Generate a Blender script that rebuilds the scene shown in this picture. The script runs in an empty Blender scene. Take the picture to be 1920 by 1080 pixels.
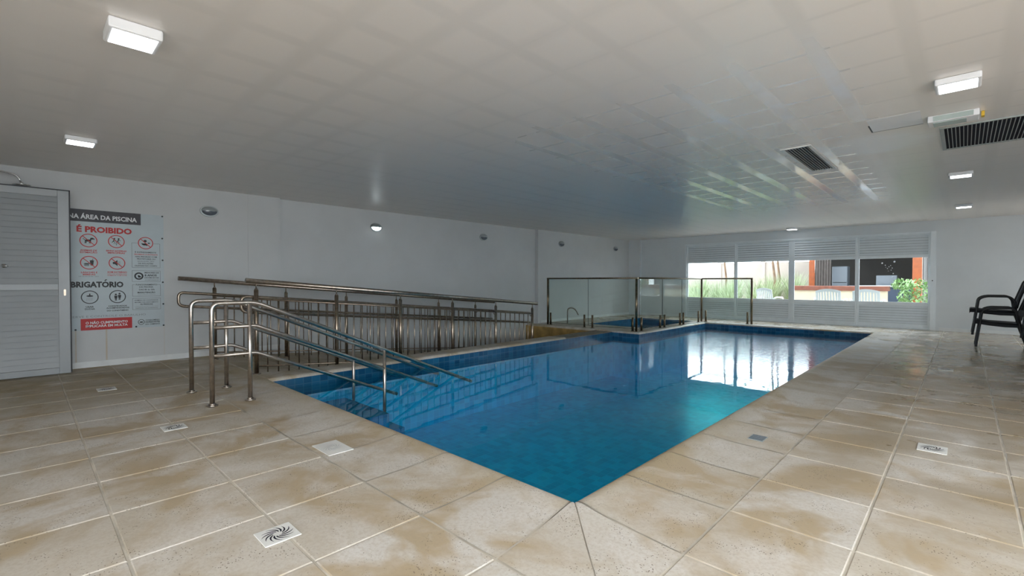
import bpy, bmesh, math, random
from mathutils import Vector, Matrix
random.seed(7)
R = math.radians
PI = math.pi
sc = bpy.context.scene
col = sc.collection

# ------------------------------------------------------------ camera
CAM_H = 1.12
cd = bpy.data.cameras.new('camera')
cam = bpy.data.objects.new('camera', cd); col.objects.link(cam)
cd.sensor_width = 36.0; cd.lens = 36.0 * 882.0 / 1920.0
cd.clip_start = 0.05; cd.clip_end = 300
cam.location = (0, 0, CAM_H)
cam.rotation_euler = (R(90) - math.atan(13 / 882.0), 0, math.atan(848 * math.cos(math.atan(13 / 882.0)) / 882.0))
sc.camera = cam

# ------------------------------------------------------------ world, exposure
w = bpy.data.worlds.new('overcast_sky'); sc.world = w; w.use_nodes = True
bg = w.node_tree.nodes['Background']
bg.inputs['Color'].default_value = (0.87, 0.94, 1.0, 1)
SKY = 7.6
bg.inputs['Strength'].default_value = SKY
sc.view_settings.view_transform = 'Standard'
sc.view_settings.look = 'None'
sc.view_settings.exposure = 0.0
sc.view_settings.gamma = 1.0
sc.view_settings.use_curve_mapping = False
LED = 12.0                       # emission of the ceiling LED panels
WALL_LAMP = 8.0
try:
    sc.cycles.use_denoising = True
    sc.cycles.max_bounces = 9
    sc.cycles.diffuse_bounces = 5
    sc.cycles.glossy_bounces = 4
    sc.cycles.transparent_max_bounces = 12
    sc.cycles.transmission_bounces = 6
    sc.cycles.caustics_reflective = False
    sc.cycles.caustics_refractive = False
    sc.cycles.sample_clamp_indirect = 6.0
except Exception:
    pass

# ------------------------------------------------------------ dimensions
XR, XL, YN, YF = -1.415, -5.65, 1.925, 12.70      # main pool
XS, YP = -5.00, 9.12                               # children's pool deck corner
WATER = -0.13
CEIL = 2.49
XW = -8.17                                         # left wall
YW = 14.30                                         # window wall
XE, YB = 2.45, -2.0                                # right wall, back wall
RS = 0.0865                                        # ramp slope
def ramp_z(y): return -max(0.0, y - 1.95) * RS

# ------------------------------------------------------------ node helpers
class NT:
    def __init__(s, name):
        s.m = bpy.data.materials.new(name); s.m.use_nodes = True
        s.t = s.m.node_tree; s.t.nodes.clear()
        s.out = s.n('ShaderNodeOutputMaterial')
    def n(s, t, **k):
        nd = s.t.nodes.new(t)
        for a, b in k.items(): setattr(nd, a, b)
        return nd
    def l(s, a, b): s.t.links.new(a, b)
    def val(s, sock, v):
        if isinstance(v, bpy.types.NodeSocket): s.l(v, sock)
        else: sock.default_value = v
    def math(s, op, a, b=0.5, c=None, clamp=False):
        nd = s.n('ShaderNodeMath', operation=op, use_clamp=clamp)
        s.val(nd.inputs[0], a); s.val(nd.inputs[1], b)
        if c is not None: s.val(nd.inputs[2], c)
        return nd.outputs[0]
    def noise(s, vec, scale, detail=3, rough=0.5, dist=0.0):
        nd = s.n('ShaderNodeTexNoise')
        s.l(vec, nd.inputs['Vector']); nd.inputs['Scale'].default_value = scale
        nd.inputs['Detail'].default_value = detail; nd.inputs['Roughness'].default_value = rough
        nd.inputs['Distortion'].default_value = dist
        return nd.outputs['Fac']
    def ramp(s, fac, a, b, ca=(0, 0, 0, 1), cb=(1, 1, 1, 1)):
        nd = s.n('ShaderNodeValToRGB'); s.l(fac, nd.inputs[0])
        nd.color_ramp.elements[0].position = a; nd.color_ramp.elements[0].color = ca
        nd.color_ramp.elements[1].position = b; nd.color_ramp.elements[1].color = cb
        return nd.outputs[0]
    def mix(s, f, a, b, mode='MIX'):
        nd = s.n('ShaderNodeMix', data_type='RGBA', blend_type=mode)
        s.val(nd.inputs[0], f); s.val(nd.inputs[6], a); s.val(nd.inputs[7], b)
        return nd.outputs[2]
    def obj(s):
        return s.n('ShaderNodeTexCoord').outputs['Object']
    def pos(s):
        return s.n('ShaderNodeNewGeometry').outputs['Position']
    def xyz(s, v):
        nd = s.n('ShaderNodeSeparateXYZ'); s.l(v, nd.inputs[0]); return nd.outputs
    def mapping(s, v, scale=(1, 1, 1), loc=(0, 0, 0), rot=(0, 0, 0)):
        nd = s.n('ShaderNodeMapping'); s.l(v, nd.inputs['Vector'])
        nd.inputs['Scale'].default_value = scale; nd.inputs['Location'].default_value = loc
        nd.inputs['Rotation'].default_value = rot
        return nd.outputs[0]
    def bump(s, h, strength=0.3, dist=0.01, normal=None):
        nd = s.n('ShaderNodeBump'); s.l(h, nd.inputs['Height'])
        s.val(nd.inputs['Strength'], strength); nd.inputs['Distance'].default_value = dist
        if normal is not None: s.l(normal, nd.inputs['Normal'])
        return nd.outputs[0]
    def schlick(s, f0, normal=None, k=1.0):
        g = s.n('ShaderNodeNewGeometry'); d = s.n('ShaderNodeVectorMath', operation='DOT_PRODUCT')
        s.l(g.outputs['Incoming'], d.inputs[0]); s.l(normal if normal is not None else g.outputs['Normal'], d.inputs[1])
        c = s.math('SUBTRACT', 1.0, s.math('ABSOLUTE', d.outputs['Value']), clamp=True)
        f = s.math('MULTIPLY_ADD', s.math('POWER', c, 5.0), 1 - f0, f0)
        return s.math('MULTIPLY', f, k, clamp=True)
    def bsdf(s, color=(.8, .8, .8, 1), rough=0.5, metal=0.0, normal=None, spec=None, coat=None, coatr=None):
        b = s.n('ShaderNodeBsdfPrincipled')
        s.val(b.inputs['Base Color'], color); s.val(b.inputs['Roughness'], rough); s.val(b.inputs['Metallic'], metal)
        if normal is not None: s.l(normal, b.inputs['Normal'])
        if spec is not None: s.val(b.inputs['Specular IOR Level'], spec)
        if coat is not None: s.val(b.inputs['Coat Weight'], coat); b.inputs['Coat Roughness'].default_value = coatr or 0.1
        return b
    def done(s, shader):
        s.l(shader.outputs[0] if hasattr(shader, 'outputs') else shader, s.out.inputs[0]); return s.m
def rgb(r, g, b): return (r, g, b, 1)

def simple(name, c, rough=0.5, metal=0.0, var=0.06, scale=6.0, bumpk=0.0, bscale=60.0, spec=None):
    t = NT(name); o = t.obj()
    f = t.noise(o, scale, 4)
    dark = tuple(x * (1 - var) for x in c[:3]) + (1,); lite = tuple(min(1, x * (1 + var)) for x in c[:3]) + (1,)
    cc = t.ramp(f, 0.3, 0.7, dark, lite)
    nrm = t.bump(t.noise(o, bscale, 3), bumpk, 0.004) if bumpk else None
    return t.done(t.bsdf(cc, rough, metal, nrm, spec))

def emit(name, c, k):
    t = NT(name); e = t.n('ShaderNodeEmission'); e.inputs[0].default_value = c; e.inputs[1].default_value = k
    return t.done(e)

def clear_glass(name, tint, refl=1.0, rough=0.0, bumpk=0.0):
    t = NT(name)
    tr = t.n('ShaderNodeBsdfTransparent'); tr.inputs[0].default_value = tint
    gl = t.n('ShaderNodeBsdfGlossy'); gl.inputs['Roughness'].default_value = rough
    mx = t.n('ShaderNodeMixShader'); t.l(t.schlick(0.04, None, refl), mx.inputs[0])
    t.l(tr.outputs[0], mx.inputs[1]); t.l(gl.outputs[0], mx.inputs[2])
    return t.done(mx)

def tile_stone(name, warm=1.0):
    t = NT(name); p = t.pos(); X, Y, Z = t.xyz(p)
    g = t.n('ShaderNodeNewGeometry')
    rnd = g.outputs['Random Per Island']
    base = t.mix(rnd, rgb(0.56, 0.505, 0.42), rgb(0.655, 0.625, 0.58))
    big = t.noise(p, 1.3, 4, 0.6, 0.6)
    c = t.mix(t.ramp(big, 0.48, 0.58), base, rgb(0.47, 0.375, 0.25))
    med = t.noise(p, 3.2, 5, 0.65, 0.3)
    c = t.mix(t.math('MULTIPLY', t.ramp(med, 0.5, 0.66), 0.55), c, rgb(0.42, 0.33, 0.205))
    pale = t.noise(t.mapping(p, loc=(7, 3, 0)), 2.1, 4, 0.6, 0.4)
    c = t.mix(t.math('MULTIPLY', t.ramp(pale, 0.5, 0.64), 0.6), c, rgb(0.70, 0.665, 0.62))
    # wet, worn brown band along the right-hand walkway
    bx = t.math('SUBTRACT', 1.0, t.math('MULTIPLY', t.math('ABSOLUTE', t.math('ADD', X, -0.1)), 0.95), clamp=True)
    bx = t.math('MULTIPLY', bx, 2.2, clamp=True)
    by = t.math('MULTIPLY', t.math('SUBTRACT', Y, 2.3), 0.7, clamp=True)
    wet = t.math('MULTIPLY', t.math('MULTIPLY', bx, by), t.ramp(t.noise(t.mapping(p, scale=(1, 1, 1), loc=(1, 5, 0)), 1.7, 5, 0.6, 0.8), 0.36, 0.58))
    c = t.mix(t.math('MULTIPLY', wet, 0.8), c, rgb(0.34, 0.26, 0.155))
    # dirt gathered by the left wall and the ramp entrance
    lf = t.math('MULTIPLY', t.math('SUBTRACT', -5.2, X), 0.75, clamp=True)
    dirt = t.math('MULTIPLY', lf, t.ramp(t.noise(t.mapping(p, loc=(3, 2, 0)), 1.5, 4, 0.6), 0.3, 0.6))
    c = t.mix(t.math('MULTIPLY', dirt, 0.75), c, rgb(0.27, 0.215, 0.105))
    # ochre tint along the rounded pool lip
    e1 = t.math('MULTIPLY', t.math('SUBTRACT', 1.0, t.math('MULTIPLY', t.math('ABSOLUTE', t.math('SUBTRACT', Y, 1.90)), 5.5), clamp=True), t.math('LESS_THAN', X, -1.41))
    e2 = t.math('MULTIPLY', t.math('SUBTRACT', 1.0, t.math('MULTIPLY', t.math('ABSOLUTE', t.math('ADD', X, 1.39)), 5.5), clamp=True), t.math('GREATER_THAN', Y, 1.92))
    lipm = t.math('MULTIPLY', t.math('MAXIMUM', e1, e2), t.ramp(t.noise(p, 2.2, 4, 0.6), 0.3, 0.62))
    c = t.mix(t.math('MULTIPLY', lipm, 0.9), c, rgb(0.52, 0.43, 0.27))
    fine = t.noise(p, 55, 3, 0.7)
    c = t.mix(t.math('MULTIPLY', t.ramp(fine, 0.45, 0.62), 0.30), c, rgb(0.42, 0.34, 0.25))
    # small dark pits of the travertine
    vo = t.n('ShaderNodeTexVoronoi'); t.l(p, vo.inputs['Vector']); vo.inputs['Scale'].default_value = 75
    pitm = t.math('MULTIPLY', t.math('LESS_THAN', vo.outputs['Distance'], 0.20), t.ramp(t.noise(p, 6, 3), 0.48, 0.6))
    c = t.mix(pitm, c, rgb(0.16, 0.12, 0.08))
    ry = t.math('MULTIPLY', t.math('SUBTRACT', Y, 5.0), 0.16, clamp=True)
    rough = t.math('SUBTRACT', t.math('MULTIPLY_ADD', t.noise(p, 2.5, 4, 0.6), 0.35, 0.42), t.math('MULTIPLY', t.math('ADD', wet, ry), 0.30), clamp=True)
    rough = t.math('MAXIMUM', rough, 0.15)
    h = t.math('ADD', t.math('MULTIPLY', fine, 0.5), t.math('MULTIPLY', pitm, -1.0))
    h = t.math('ADD', h, t.math('MULTIPLY', t.noise(p, 9, 3), 1.4))
    nrm = t.bump(h, 0.35, 0.004)
    return t.done(t.bsdf(c, rough, 0, nrm, spec=0.5))

def mosaic(name, c1, c2, grout, size=0.05, rough=0.25):
    t = NT(name); p = t.pos()
    g = t.n('ShaderNodeNewGeometry'); nx, ny, nz = t.xyz(g.outputs['Normal']); X, Y, Z = t.xyz(p)
    ax = t.math('GREATER_THAN', t.math('ABSOLUTE', nx), 0.5)
    az = t.math('GREATER_THAN', t.math('ABSOLUTE', nz), 0.5)
    def mixv(f, a, b):
        return t.math('ADD', t.math('MULTIPLY', a, t.math('SUBTRACT', 1.0, f)), t.math('MULTIPLY', b, f))
    u = mixv(ax, X, Y); v = mixv(az, Z, Y)
    def cell(a):
        a = t.math('DIVIDE', a, size); fl = t.math('FLOOR', a)
        fr = t.math('SUBTRACT', a, fl)
        d = t.math('MINIMUM', fr, t.math('SUBTRACT', 1.0, fr))
        return fl, t.math('LESS_THAN', d, 0.05)
    fu, gu = cell(u); fv, gv = cell(v)
    cv = t.n('ShaderNodeCombineXYZ'); t.l(fu, cv.inputs[0]); t.l(fv, cv.inputs[1]); t.l(t.math('ADD', ax, t.math('MULTIPLY', az, 2)), cv.inputs[2])
    wn = t.n('ShaderNodeTexWhiteNoise'); t.l(cv.outputs[0], wn.inputs['Vector'])
    c = t.mix(t.math('POWER', wn.outputs['Value'], 1.3), c1, c2)
    c = t.mix(t.math('MULTIPLY', t.ramp(t.noise(p, 1.1, 4), 0.4, 0.7), 0.25), c, c1)
    gm = t.math('MAXIMUM', gu, gv)
    c = t.mix(t.math('MULTIPLY', gm, 0.5), c, grout)
    return t.done(t.bsdf(c, rough, 0, t.bump(t.math('SUBTRACT', 1.0, gm), 0.2, 0.002)))

def water_mat(name, tint):
    t = NT(name); p = t.pos(); X, Y, Z = t.xyz(p)
    far = t.math('MULTIPLY_ADD', t.math('SUBTRACT', Y, 6.0), 0.16, 0.0, clamp=True)
    n1 = t.noise(t.mapping(p, scale=(1, 1, 1)), 3.0, 2, 0.5)
    n2 = t.noise(t.mapping(p, scale=(1.0, 1.6, 1)), 13.0, 3, 0.55)
    h = t.math('ADD', t.math('MULTIPLY', n1, 0.0022), t.math('MULTIPLY', t.math('MULTIPLY', n2, 0.013), far))
    nd = t.n('ShaderNodeBump'); t.l(h, nd.inputs['Height']); nd.inputs['Strength'].default_value = 0.45; nd.inputs['Distance'].default_value = 1.0
    tr = t.n('ShaderNodeBsdfTransparent'); tr.inputs[0].default_value = tint
    gl = t.n('ShaderNodeBsdfGlossy'); gl.inputs['Roughness'].default_value = 0.012; t.l(nd.outputs[0], gl.inputs['Normal'])
    mx = t.n('ShaderNodeMixShader'); t.l(t.schlick(0.02, nd.outputs[0]), mx.inputs[0])
    t.l(tr.outputs[0], mx.inputs[1]); t.l(gl.outputs[0], mx.inputs[2])
    return t.done(mx)

def band(t, v, x0, pitch, half, soft):
    a = t.math('DIVIDE', t.math('SUBTRACT', v, x0), pitch)
    d = t.math('ABSOLUTE', t.math('SUBTRACT', a, t.math('ROUND', a)))
    d = t.math('MULTIPLY', d, pitch)
    return t.math('SUBTRACT', 1.0, t.math('DIVIDE', t.math('SUBTRACT', d, half), soft), clamp=True)

def ceiling_mat():
    t = NT('ceiling_paint'); p = t.pos(); X, Y, Z = t.xyz(p)
    jo = band(t, X, -0.655, 0.4235, 0.030, 0.035)                       # joist lines of the slab
    bl = band(t, Y, 0.355, 0.42, 0.009, 0.014)                          # joints between the blocks
    blw = band(t, Y, 0.355, 0.42, 0.030, 0.050)
    near = t.math('SUBTRACT', 1.0, t.math('MULTIPLY', t.math('SUBTRACT', Y, 1.5), 0.6, clamp=True))
    cross = t.math('MAXIMUM', bl, t.math('MULTIPLY', blw, near))
    n = t.ramp(t.noise(p, 0.6, 2, 0.5), 0.35, 0.60)
    n2 = t.ramp(t.noise(t.mapping(p, loc=(4, 9, 0)), 2.0, 3, 0.6), 0.33, 0.6)
    rx = t.math('MULTIPLY', t.math('ADD', X, 3.45), 2.2, clamp=True)
    rx2 = t.math('MULTIPLY', t.math('SUBTRACT', -0.5, X), 8.0, clamp=True)
    ry = t.math('MULTIPLY', t.math('SUBTRACT', Y, 2.8), 0.8, clamp=True)
    ry2 = t.math('MULTIPLY', t.math('SUBTRACT', 10.2, Y), 1.4, clamp=True)
    zone = t.math('MULTIPLY', t.math('MULTIPLY', rx, rx2), t.math('MULTIPLY', ry, ry2))
    edge = t.math('MULTIPLY', t.math('GREATER_THAN', Y, 5.0), t.math('GREATER_THAN', X, -0.85))     # no glossy joints beyond the hatch
    zone = t.math('MULTIPLY', zone, t.math('SUBTRACT', 1.0, edge))
    lines = t.math('MAXIMUM', jo, cross)
    c = rgb(0.83, 0.785, 0.745)
    c = t.mix(t.math('MULTIPLY', lines, t.math('MULTIPLY_ADD', n, 0.20, 0.03)), c, rgb(0.56, 0.54, 0.51))
    c = t.mix(t.math('MULTIPLY', lines, t.math('MULTIPLY', t.math('MULTIPLY', zone, n2), 0.75)), c, rgb(0.86, 0.89, 0.93))  # pale bluish tint paints the window's sheen into the glossy joints
    # white filler smeared around the small air grille
    fx = t.math('SUBTRACT', 1.0, t.math('MULTIPLY', t.math('ABSOLUTE', t.math('ADD', X, 0.66)), 1.9), clamp=True)
    fy = t.math('SUBTRACT', 1.0, t.math('MULTIPLY', t.math('ABSOLUTE', t.math('SUBTRACT', Y, 5.95)), 1.9), clamp=True)
    fm = t.math('MULTIPLY', t.math('MULTIPLY', fx, fy), t.math('ADD', t.noise(t.mapping(p, scale=(1, 5, 1)), 5, 3, 0.6), 0.35))
    fm = t.ramp(fm, 0.06, 0.30)
    c = t.mix(t.math('MULTIPLY', fm, 0.75), c, rgb(0.88, 0.89, 0.90))
    rough = t.math('SUBTRACT', 0.33, t.math('MULTIPLY', t.math('MULTIPLY', lines, t.math('MULTIPLY_ADD', n2, 0.5, 0.5)), t.math('MULTIPLY', zone, 0.26)))
    h = t.math('ADD', t.math('MULTIPLY', t.noise(t.mapping(p, scale=(1, 1.8, 1)), 7, 3, 0.6), 0.6), t.math('MULTIPLY', t.noise(p, 160, 2), 0.10))
    nrm = t.bump(h, 0.16, 0.004)
    return t.done(t.bsdf(c, rough, 0, nrm, spec=1.0))

def wall_paint(name, c, stains=False):
    t = NT(name); p = t.pos(); X, Y, Z = t.xyz(p)
    f = t.noise(p, 1.4, 5, 0.6)
    cc = t.mix(t.ramp(f, 0.35, 0.7), c, tuple(x * 0.93 for x in c[:3]) + (1,))
    if stains:
        for y0, wd in ((0.462, 0.006), (0.761, 0.008), (1.384, 0.005)):
            zt = 0.50 if wd > 0.0055 else 2.0
            dx = t.math('SUBTRACT', 1.0, t.math('DIVIDE', t.math('ABSOLUTE', t.math('SUBTRACT', Y, y0)), wd * 1.6), clamp=True)
            up = t.math('LESS_THAN', Z, zt)
            k = t.math('MULTIPLY', t.math('MULTIPLY', dx, up), t.math('MULTIPLY_ADD', t.noise(p, 9, 2), 0.8, 0.3))
            cc = t.mix(t.math('MULTIPLY', k, 0.75 if wd > 0.0055 else 0.3), cc, rgb(0.50, 0.33, 0.10))
    return t.done(t.bsdf(cc, 0.55, 0, t.bump(t.noise(p, 120, 3), 0.12, 0.002)))

M = {}
M['tile'] = tile_stone('beige_stone_tile')
M['grout'] = simple('grout', rgb(0.58, 0.535, 0.455), 0.8, var=0.25, scale=5)
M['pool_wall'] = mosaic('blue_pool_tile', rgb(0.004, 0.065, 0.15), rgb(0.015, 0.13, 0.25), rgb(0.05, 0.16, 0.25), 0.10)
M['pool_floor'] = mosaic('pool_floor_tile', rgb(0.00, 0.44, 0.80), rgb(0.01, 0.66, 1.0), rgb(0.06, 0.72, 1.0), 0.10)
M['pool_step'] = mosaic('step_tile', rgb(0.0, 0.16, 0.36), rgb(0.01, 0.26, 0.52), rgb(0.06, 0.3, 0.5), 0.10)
M['water'] = water_mat('water', rgb(0.22, 0.94, 0.99))
M['ceiling'] = ceiling_mat()
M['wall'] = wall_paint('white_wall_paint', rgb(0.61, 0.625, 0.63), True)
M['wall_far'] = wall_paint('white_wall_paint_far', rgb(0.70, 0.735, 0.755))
M['baseboard'] = simple('white_tile_skirting', rgb(0.74, 0.76, 0.76), 0.3)
M['alu'] = simple('white_painted_aluminium', rgb(0.74, 0.79, 0.82), 0.35, var=0.03)
M['alu_door'] = simple('shaded_white_door_aluminium', rgb(0.35, 0.375, 0.39), 0.35, var=0.03)  # white door darkened, its shade is carried in the colour
M['steel'] = simple('brushed_stainless', rgb(0.50, 0.45, 0.40), 0.28, 1.0, var=0.15, scale=30, bumpk=0.05)
M['steel_dark'] = simple('tarnished_stainless', rgb(0.33, 0.27, 0.21), 0.30, 1.0, var=0.25, scale=25, bumpk=0.05)
M['steel_brown'] = simple('floor_tinted_steel', rgb(0.20, 0.155, 0.10), 0.3, 1.0, var=0.25, scale=25)  # brown tint paints in the floor that the stainless posts mirror
M['glass_edge'] = simple('dark_green_glass_edge', rgb(0.04, 0.075, 0.065), 0.2)
M['steel_mid'] = simple('dull_stainless', rgb(0.40, 0.35, 0.30), 0.28, 1.0, var=0.2, scale=25, bumpk=0.05)
M['chrome'] = simple('chrome', rgb(0.80, 0.82, 0.82), 0.12, 1.0, var=0.02)
M['black'] = simple('black_rubber', rgb(0.012, 0.014, 0.02), 0.5)
M['glass'] = clear_glass('fence_glass', rgb(0.93, 0.97, 0.955), 0.75)
M['pane'] = clear_glass('window_glass', rgb(0.93, 0.96, 0.96), 0.8)
M['ledbox'] = simple('white_lamp_housing', rgb(0.82, 0.83, 0.85), 0.4, var=0.02)
M['led'] = emit('led_diffuser', rgb(0.90, 0.95, 1.0), LED)
M['walllamp_on'] = emit('lit_frosted_glass', rgb(0.85, 0.97, 1.0), WALL_LAMP)
M['frosted'] = simple('dark_frosted_glass', rgb(0.13, 0.15, 0.18), 0.25)
M['lampmetal'] = simple('grey_lamp_cap', rgb(0.42, 0.46, 0.47), 0.3, 0.4)
M['vent'] = simple('grey_vent_metal', rgb(0.40, 0.44, 0.44), 0.45, 0.3)
M['ventwhite'] = simple('white_vent_metal', rgb(0.75, 0.76, 0.74), 0.4)
M['hole_shade'] = simple('hole_shade_black', rgb(0.008, 0.008, 0.02), 0.9)  # near-black colour painted in for the shade inside ducts and drain slots
M['drain'] = simple('white_drain_plastic', rgb(0.80, 0.80, 0.77), 0.4, var=0.08)
M['ramp_side'] = simple('ochre_stained_render', rgb(0.42, 0.27, 0.09), 0.6, var=0.35, scale=5)
M['curb'] = simple('grey_brown_curb', rgb(0.22, 0.19, 0.14), 0.7, var=0.25, scale=8)
M['banner'] = simple('pale_banner_vinyl', rgb(0.50, 0.575, 0.61), 0.45, var=0.03)
M['ink_dark'] = simple('charcoal_print', rgb(0.035, 0.035, 0.045), 0.5)
M['ink_black'] = simple('black_print', rgb(0.008, 0.010, 0.014), 0.5)
M['ink_red'] = simple('red_print', rgb(0.50, 0.006, 0.008), 0.5)
M['ink_white'] = simple('white_print', rgb(0.80, 0.82, 0.84), 0.5)
M['ink_grey'] = simple('grey_print', rgb(0.22, 0.25, 0.28), 0.5)
M['chair_black'] = simple('black_sling_fabric', rgb(0.006, 0.007, 0.012), 0.75, bumpk=0.2, bscale=300)
M['chair_frame'] = simple('black_chair_tube', rgb(0.005, 0.006, 0.010), 0.5)
M['plastic'] = simple('white_plastic', rgb(0.86, 0.89, 0.90), 0.4, var=0.02)
M['brick'] = simple('red_brick_edge', rgb(0.20, 0.065, 0.04), 0.7, var=0.25, scale=12)
M['cream'] = simple('cream_render', rgb(0.62, 0.52, 0.38), 0.8)
M['fence_wall'] = simple('pinkish_garden_wall', rgb(0.40, 0.335, 0.295), 0.8, var=0.1, scale=1.5)
M['paving'] = simple('pale_paving', rgb(0.55, 0.48, 0.42), 0.8, var=0.15)
M['orange_wood'] = simple('orange_stained_timber', rgb(0.26, 0.060, 0.014), 0.5, var=0.2, scale=9)
M['dark_wall'] = simple('dark_brown_cladding', rgb(0.014, 0.011, 0.010), 0.7, var=0.4, scale=2)
M['taupe'] = simple('taupe_curtain', rgb(0.09, 0.075, 0.07), 0.8, var=0.2, scale=9)
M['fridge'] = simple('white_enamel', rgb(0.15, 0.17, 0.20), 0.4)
M['navy'] = simple('dark_blue_counter', rgb(0.03, 0.05, 0.09), 0.5)
M['grass'] = simple('green_grass_blade', rgb(0.29, 0.35, 0.19), 0.6, var=0.35, scale=7)
M['leaf'] = simple('green_leaf', rgb(0.20, 0.34, 0.12), 0.5, var=0.45, scale=9)
M['trunk'] = simple('brown_bark', rgb(0.18, 0.11, 0.07), 0.9, var=0.3)
M['yellow'] = simple('yellow_plastic', rgb(0.65, 0.42, 0.03), 0.4)
M['lens'] = simple('grey_green_lens', rgb(0.40, 0.48, 0.46), 0.2)
M['droplet'] = simple('white_droplet', rgb(0.8, 0.82, 0.85), 0.1)

# ------------------------------------------------------------ mesh helpers
def tag(o, label=None, cat=None, group=None, kind=None):
    if label: o['label'] = label
    if cat: o['category'] = cat
    if group: o['group'] = group
    if kind: o['kind'] = kind
    return o

class MB:
    def __init__(s): s.bm = bmesh.new()
    def face(s, pts, smooth=False):
        f = s.bm.faces.new([s.bm.verts.new(p) for p in pts]); f.smooth = smooth; return f
    def box(s, x0, x1, y0, y1, z0, z1, mat=None):
        vs = [Vector((x, y, z)) for x in (x0, x1) for y in (y0, y1) for z in (z0, z1)]
        if mat is not None: vs = [mat @ v for v in vs]
        v = [s.bm.verts.new(p) for p in vs]
        for idx in ((0, 1, 3, 2), (4, 6, 7, 5), (0, 4, 5, 1), (2, 3, 7, 6), (0, 2, 6, 4), (1, 5, 7, 3)):
            s.bm.faces.new([v[i] for i in idx])
        return s
    def tube(s, pts, r, n=12, cap=True, flat=1.0):
        pts = [Vector(p) for p in pts]
        rings = []
        up = None
        for i, p in enumerate(pts):
            if i == 0: d = pts[1] - p
            elif i == len(pts) - 1: d = p - pts[i - 1]
            else: d = (pts[i + 1] - p).normalized() + (p - pts[i - 1]).normalized()
            d.normalize()
            if up is None:
                up = Vector((0, 0, 1)) if abs(d.z) < 0.9 else Vector((1, 0, 0))
            a = d.cross(up); 
            if a.length < 1e-4: a = d.cross(Vector((0, 1, 0)))
            a.normalize(); b = a.cross(d).normalized(); up = b
            rr = r[i] if isinstance(r, (list, tuple)) else r
            rings.append([s.bm.verts.new(p + (a * math.cos(2 * PI * k / n) + b * math.sin(2 * PI * k / n) * flat) * rr) for k in range(n)])
        for A, B in zip(rings, rings[1:]):
            for k in range(n):
                f = s.bm.faces.new((A[k], A[(k + 1) % n], B[(k + 1) % n], B[k])); f.smooth = True
        if cap:
            s.bm.faces.new(list(reversed(rings[0]))); s.bm.faces.new(rings[-1])
        return s
    def cyl(s, c, r, z0, z1, n=20, r2=None):
        r2 = r if r2 is None else r2
        a = [s.bm.verts.new((c[0] + r * math.cos(2 * PI * k / n), c[1] + r * math.sin(2 * PI * k / n), z0)) for k in range(n)]
        b = [s.bm.verts.new((c[0] + r2 * math.cos(2 * PI * k / n), c[1] + r2 * math.sin(2 * PI * k / n), z1)) for k in range(n)]
        for k in range(n):
            f = s.bm.faces.new((a[k], a[(k + 1) % n], b[(k + 1) % n], b[k])); f.smooth = True
        s.bm.faces.new(list(reversed(a))); s.bm.faces.new(b)
        return s
    def ball(s, c, r, sc_=(1, 1, 1), sub=2):
        m = Matrix.Translation(c) @ Matrix.Diagonal((*[r * k for k in sc_], 1))
        ret = bmesh.ops.create_icosphere(s.bm, subdivisions=sub, radius=1, matrix=m)
        for v in ret['verts']:
            for f in v.link_faces: f.smooth = True
        return s
    def build(s, name, mat, parent=None, bevel=0.0, seg=2, recalc=True):
        if recalc: bmesh.ops.recalc_face_normals(s.bm, faces=s.bm.faces)
        me = bpy.data.meshes.new(name); s.bm.to_mesh(me); s.bm.free()
        me.materials.append(mat)
        o = bpy.data.objects.new(name, me); col.objects.link(o)
        if parent is not None:
            o.parent = parent
            if parent.type == 'EMPTY': o.matrix_parent_inverse = Matrix.Translation(-parent.location)
        if bevel:
            b = o.modifiers.new('bevel', 'BEVEL'); b.width = bevel; b.segments = seg; b.limit_method = 'ANGLE'; b.angle_limit = R(40)
        return o

def empty(name, loc, label=None, cat=None, group=None, kind=None):
    o = bpy.data.objects.new(name, None); col.objects.link(o); o.location = loc
    o.empty_display_size = 0.2
    return tag(o, label, cat, group, kind)

def fillet(pts, rad, k=5):
    pts = [Vector(p) for p in pts]; out = [pts[0]]
    for i in range(1, len(pts) - 1):
        a, b, c = pts[i - 1], pts[i], pts[i + 1]
        u = (a - b); v = (c - b)
        if u.length < 1e-6 or v.length < 1e-6: continue
        d = min(rad, u.length * .49, v.length * .49)
        p0 = b + u.normalized() * d; p1 = b + v.normalized() * d
        for j in range(k + 1):
            t = j / k
            out.append((1 - t) ** 2 * p0 + 2 * t * (1 - t) * b + t * t * p1)
    out.append(pts[-1]); return out

def copy_tree(o, parent=None):
    c = o.copy(); col.objects.link(c)
    if parent is not None: c.parent = parent
    for ch in [x for x in bpy.data.objects if x.parent == o]:
        copy_tree(ch, c)
    return c

# ============================================================ SETTING
def struct(o): o['kind'] = 'structure'; return o

# ---- floor: individual stone tiles standing 3 mm proud of the grout bed
XLINES = [2.31, 1.785, 1.26, 0.725, 0.20, -0.32, -0.82, -1.35, -1.86, -2.40, -2.94, -3.46, -3.975, -4.51, -5.03, -5.54, -6.07, -6.60, -7.13, -7.66, XW]
YNEAR = [1.31 - 0.5135 * k for k in range(7)] + [YB]          # 1.31 downwards
YRIGHT = [1.864 + 0.5155 * k for k in range(25)]
YRIGHT = [y for y in YRIGHT if y < YW - 0.1] + [YW]
XE_L = XLINES[0]
G = 0.0045
def lip(d):
    prof = [(0.0, -0.030), (0.006, -0.008), (0.018, 0.007), (0.035, 0.013), (0.07, 0.015), (0.14, 0.011), (0.24, 0.004), (0.36, 0.0), (9, 0.0)]
    for (a, za), (b, zb) in zip(prof, prof[1:]):
        if d <= b: return za + (zb - za) * (d - a) / (b - a)
    return 0.0
LIPD = [0.0, 0.006, 0.018, 0.035, 0.07, 0.14, 0.24, 0.36]

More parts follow.
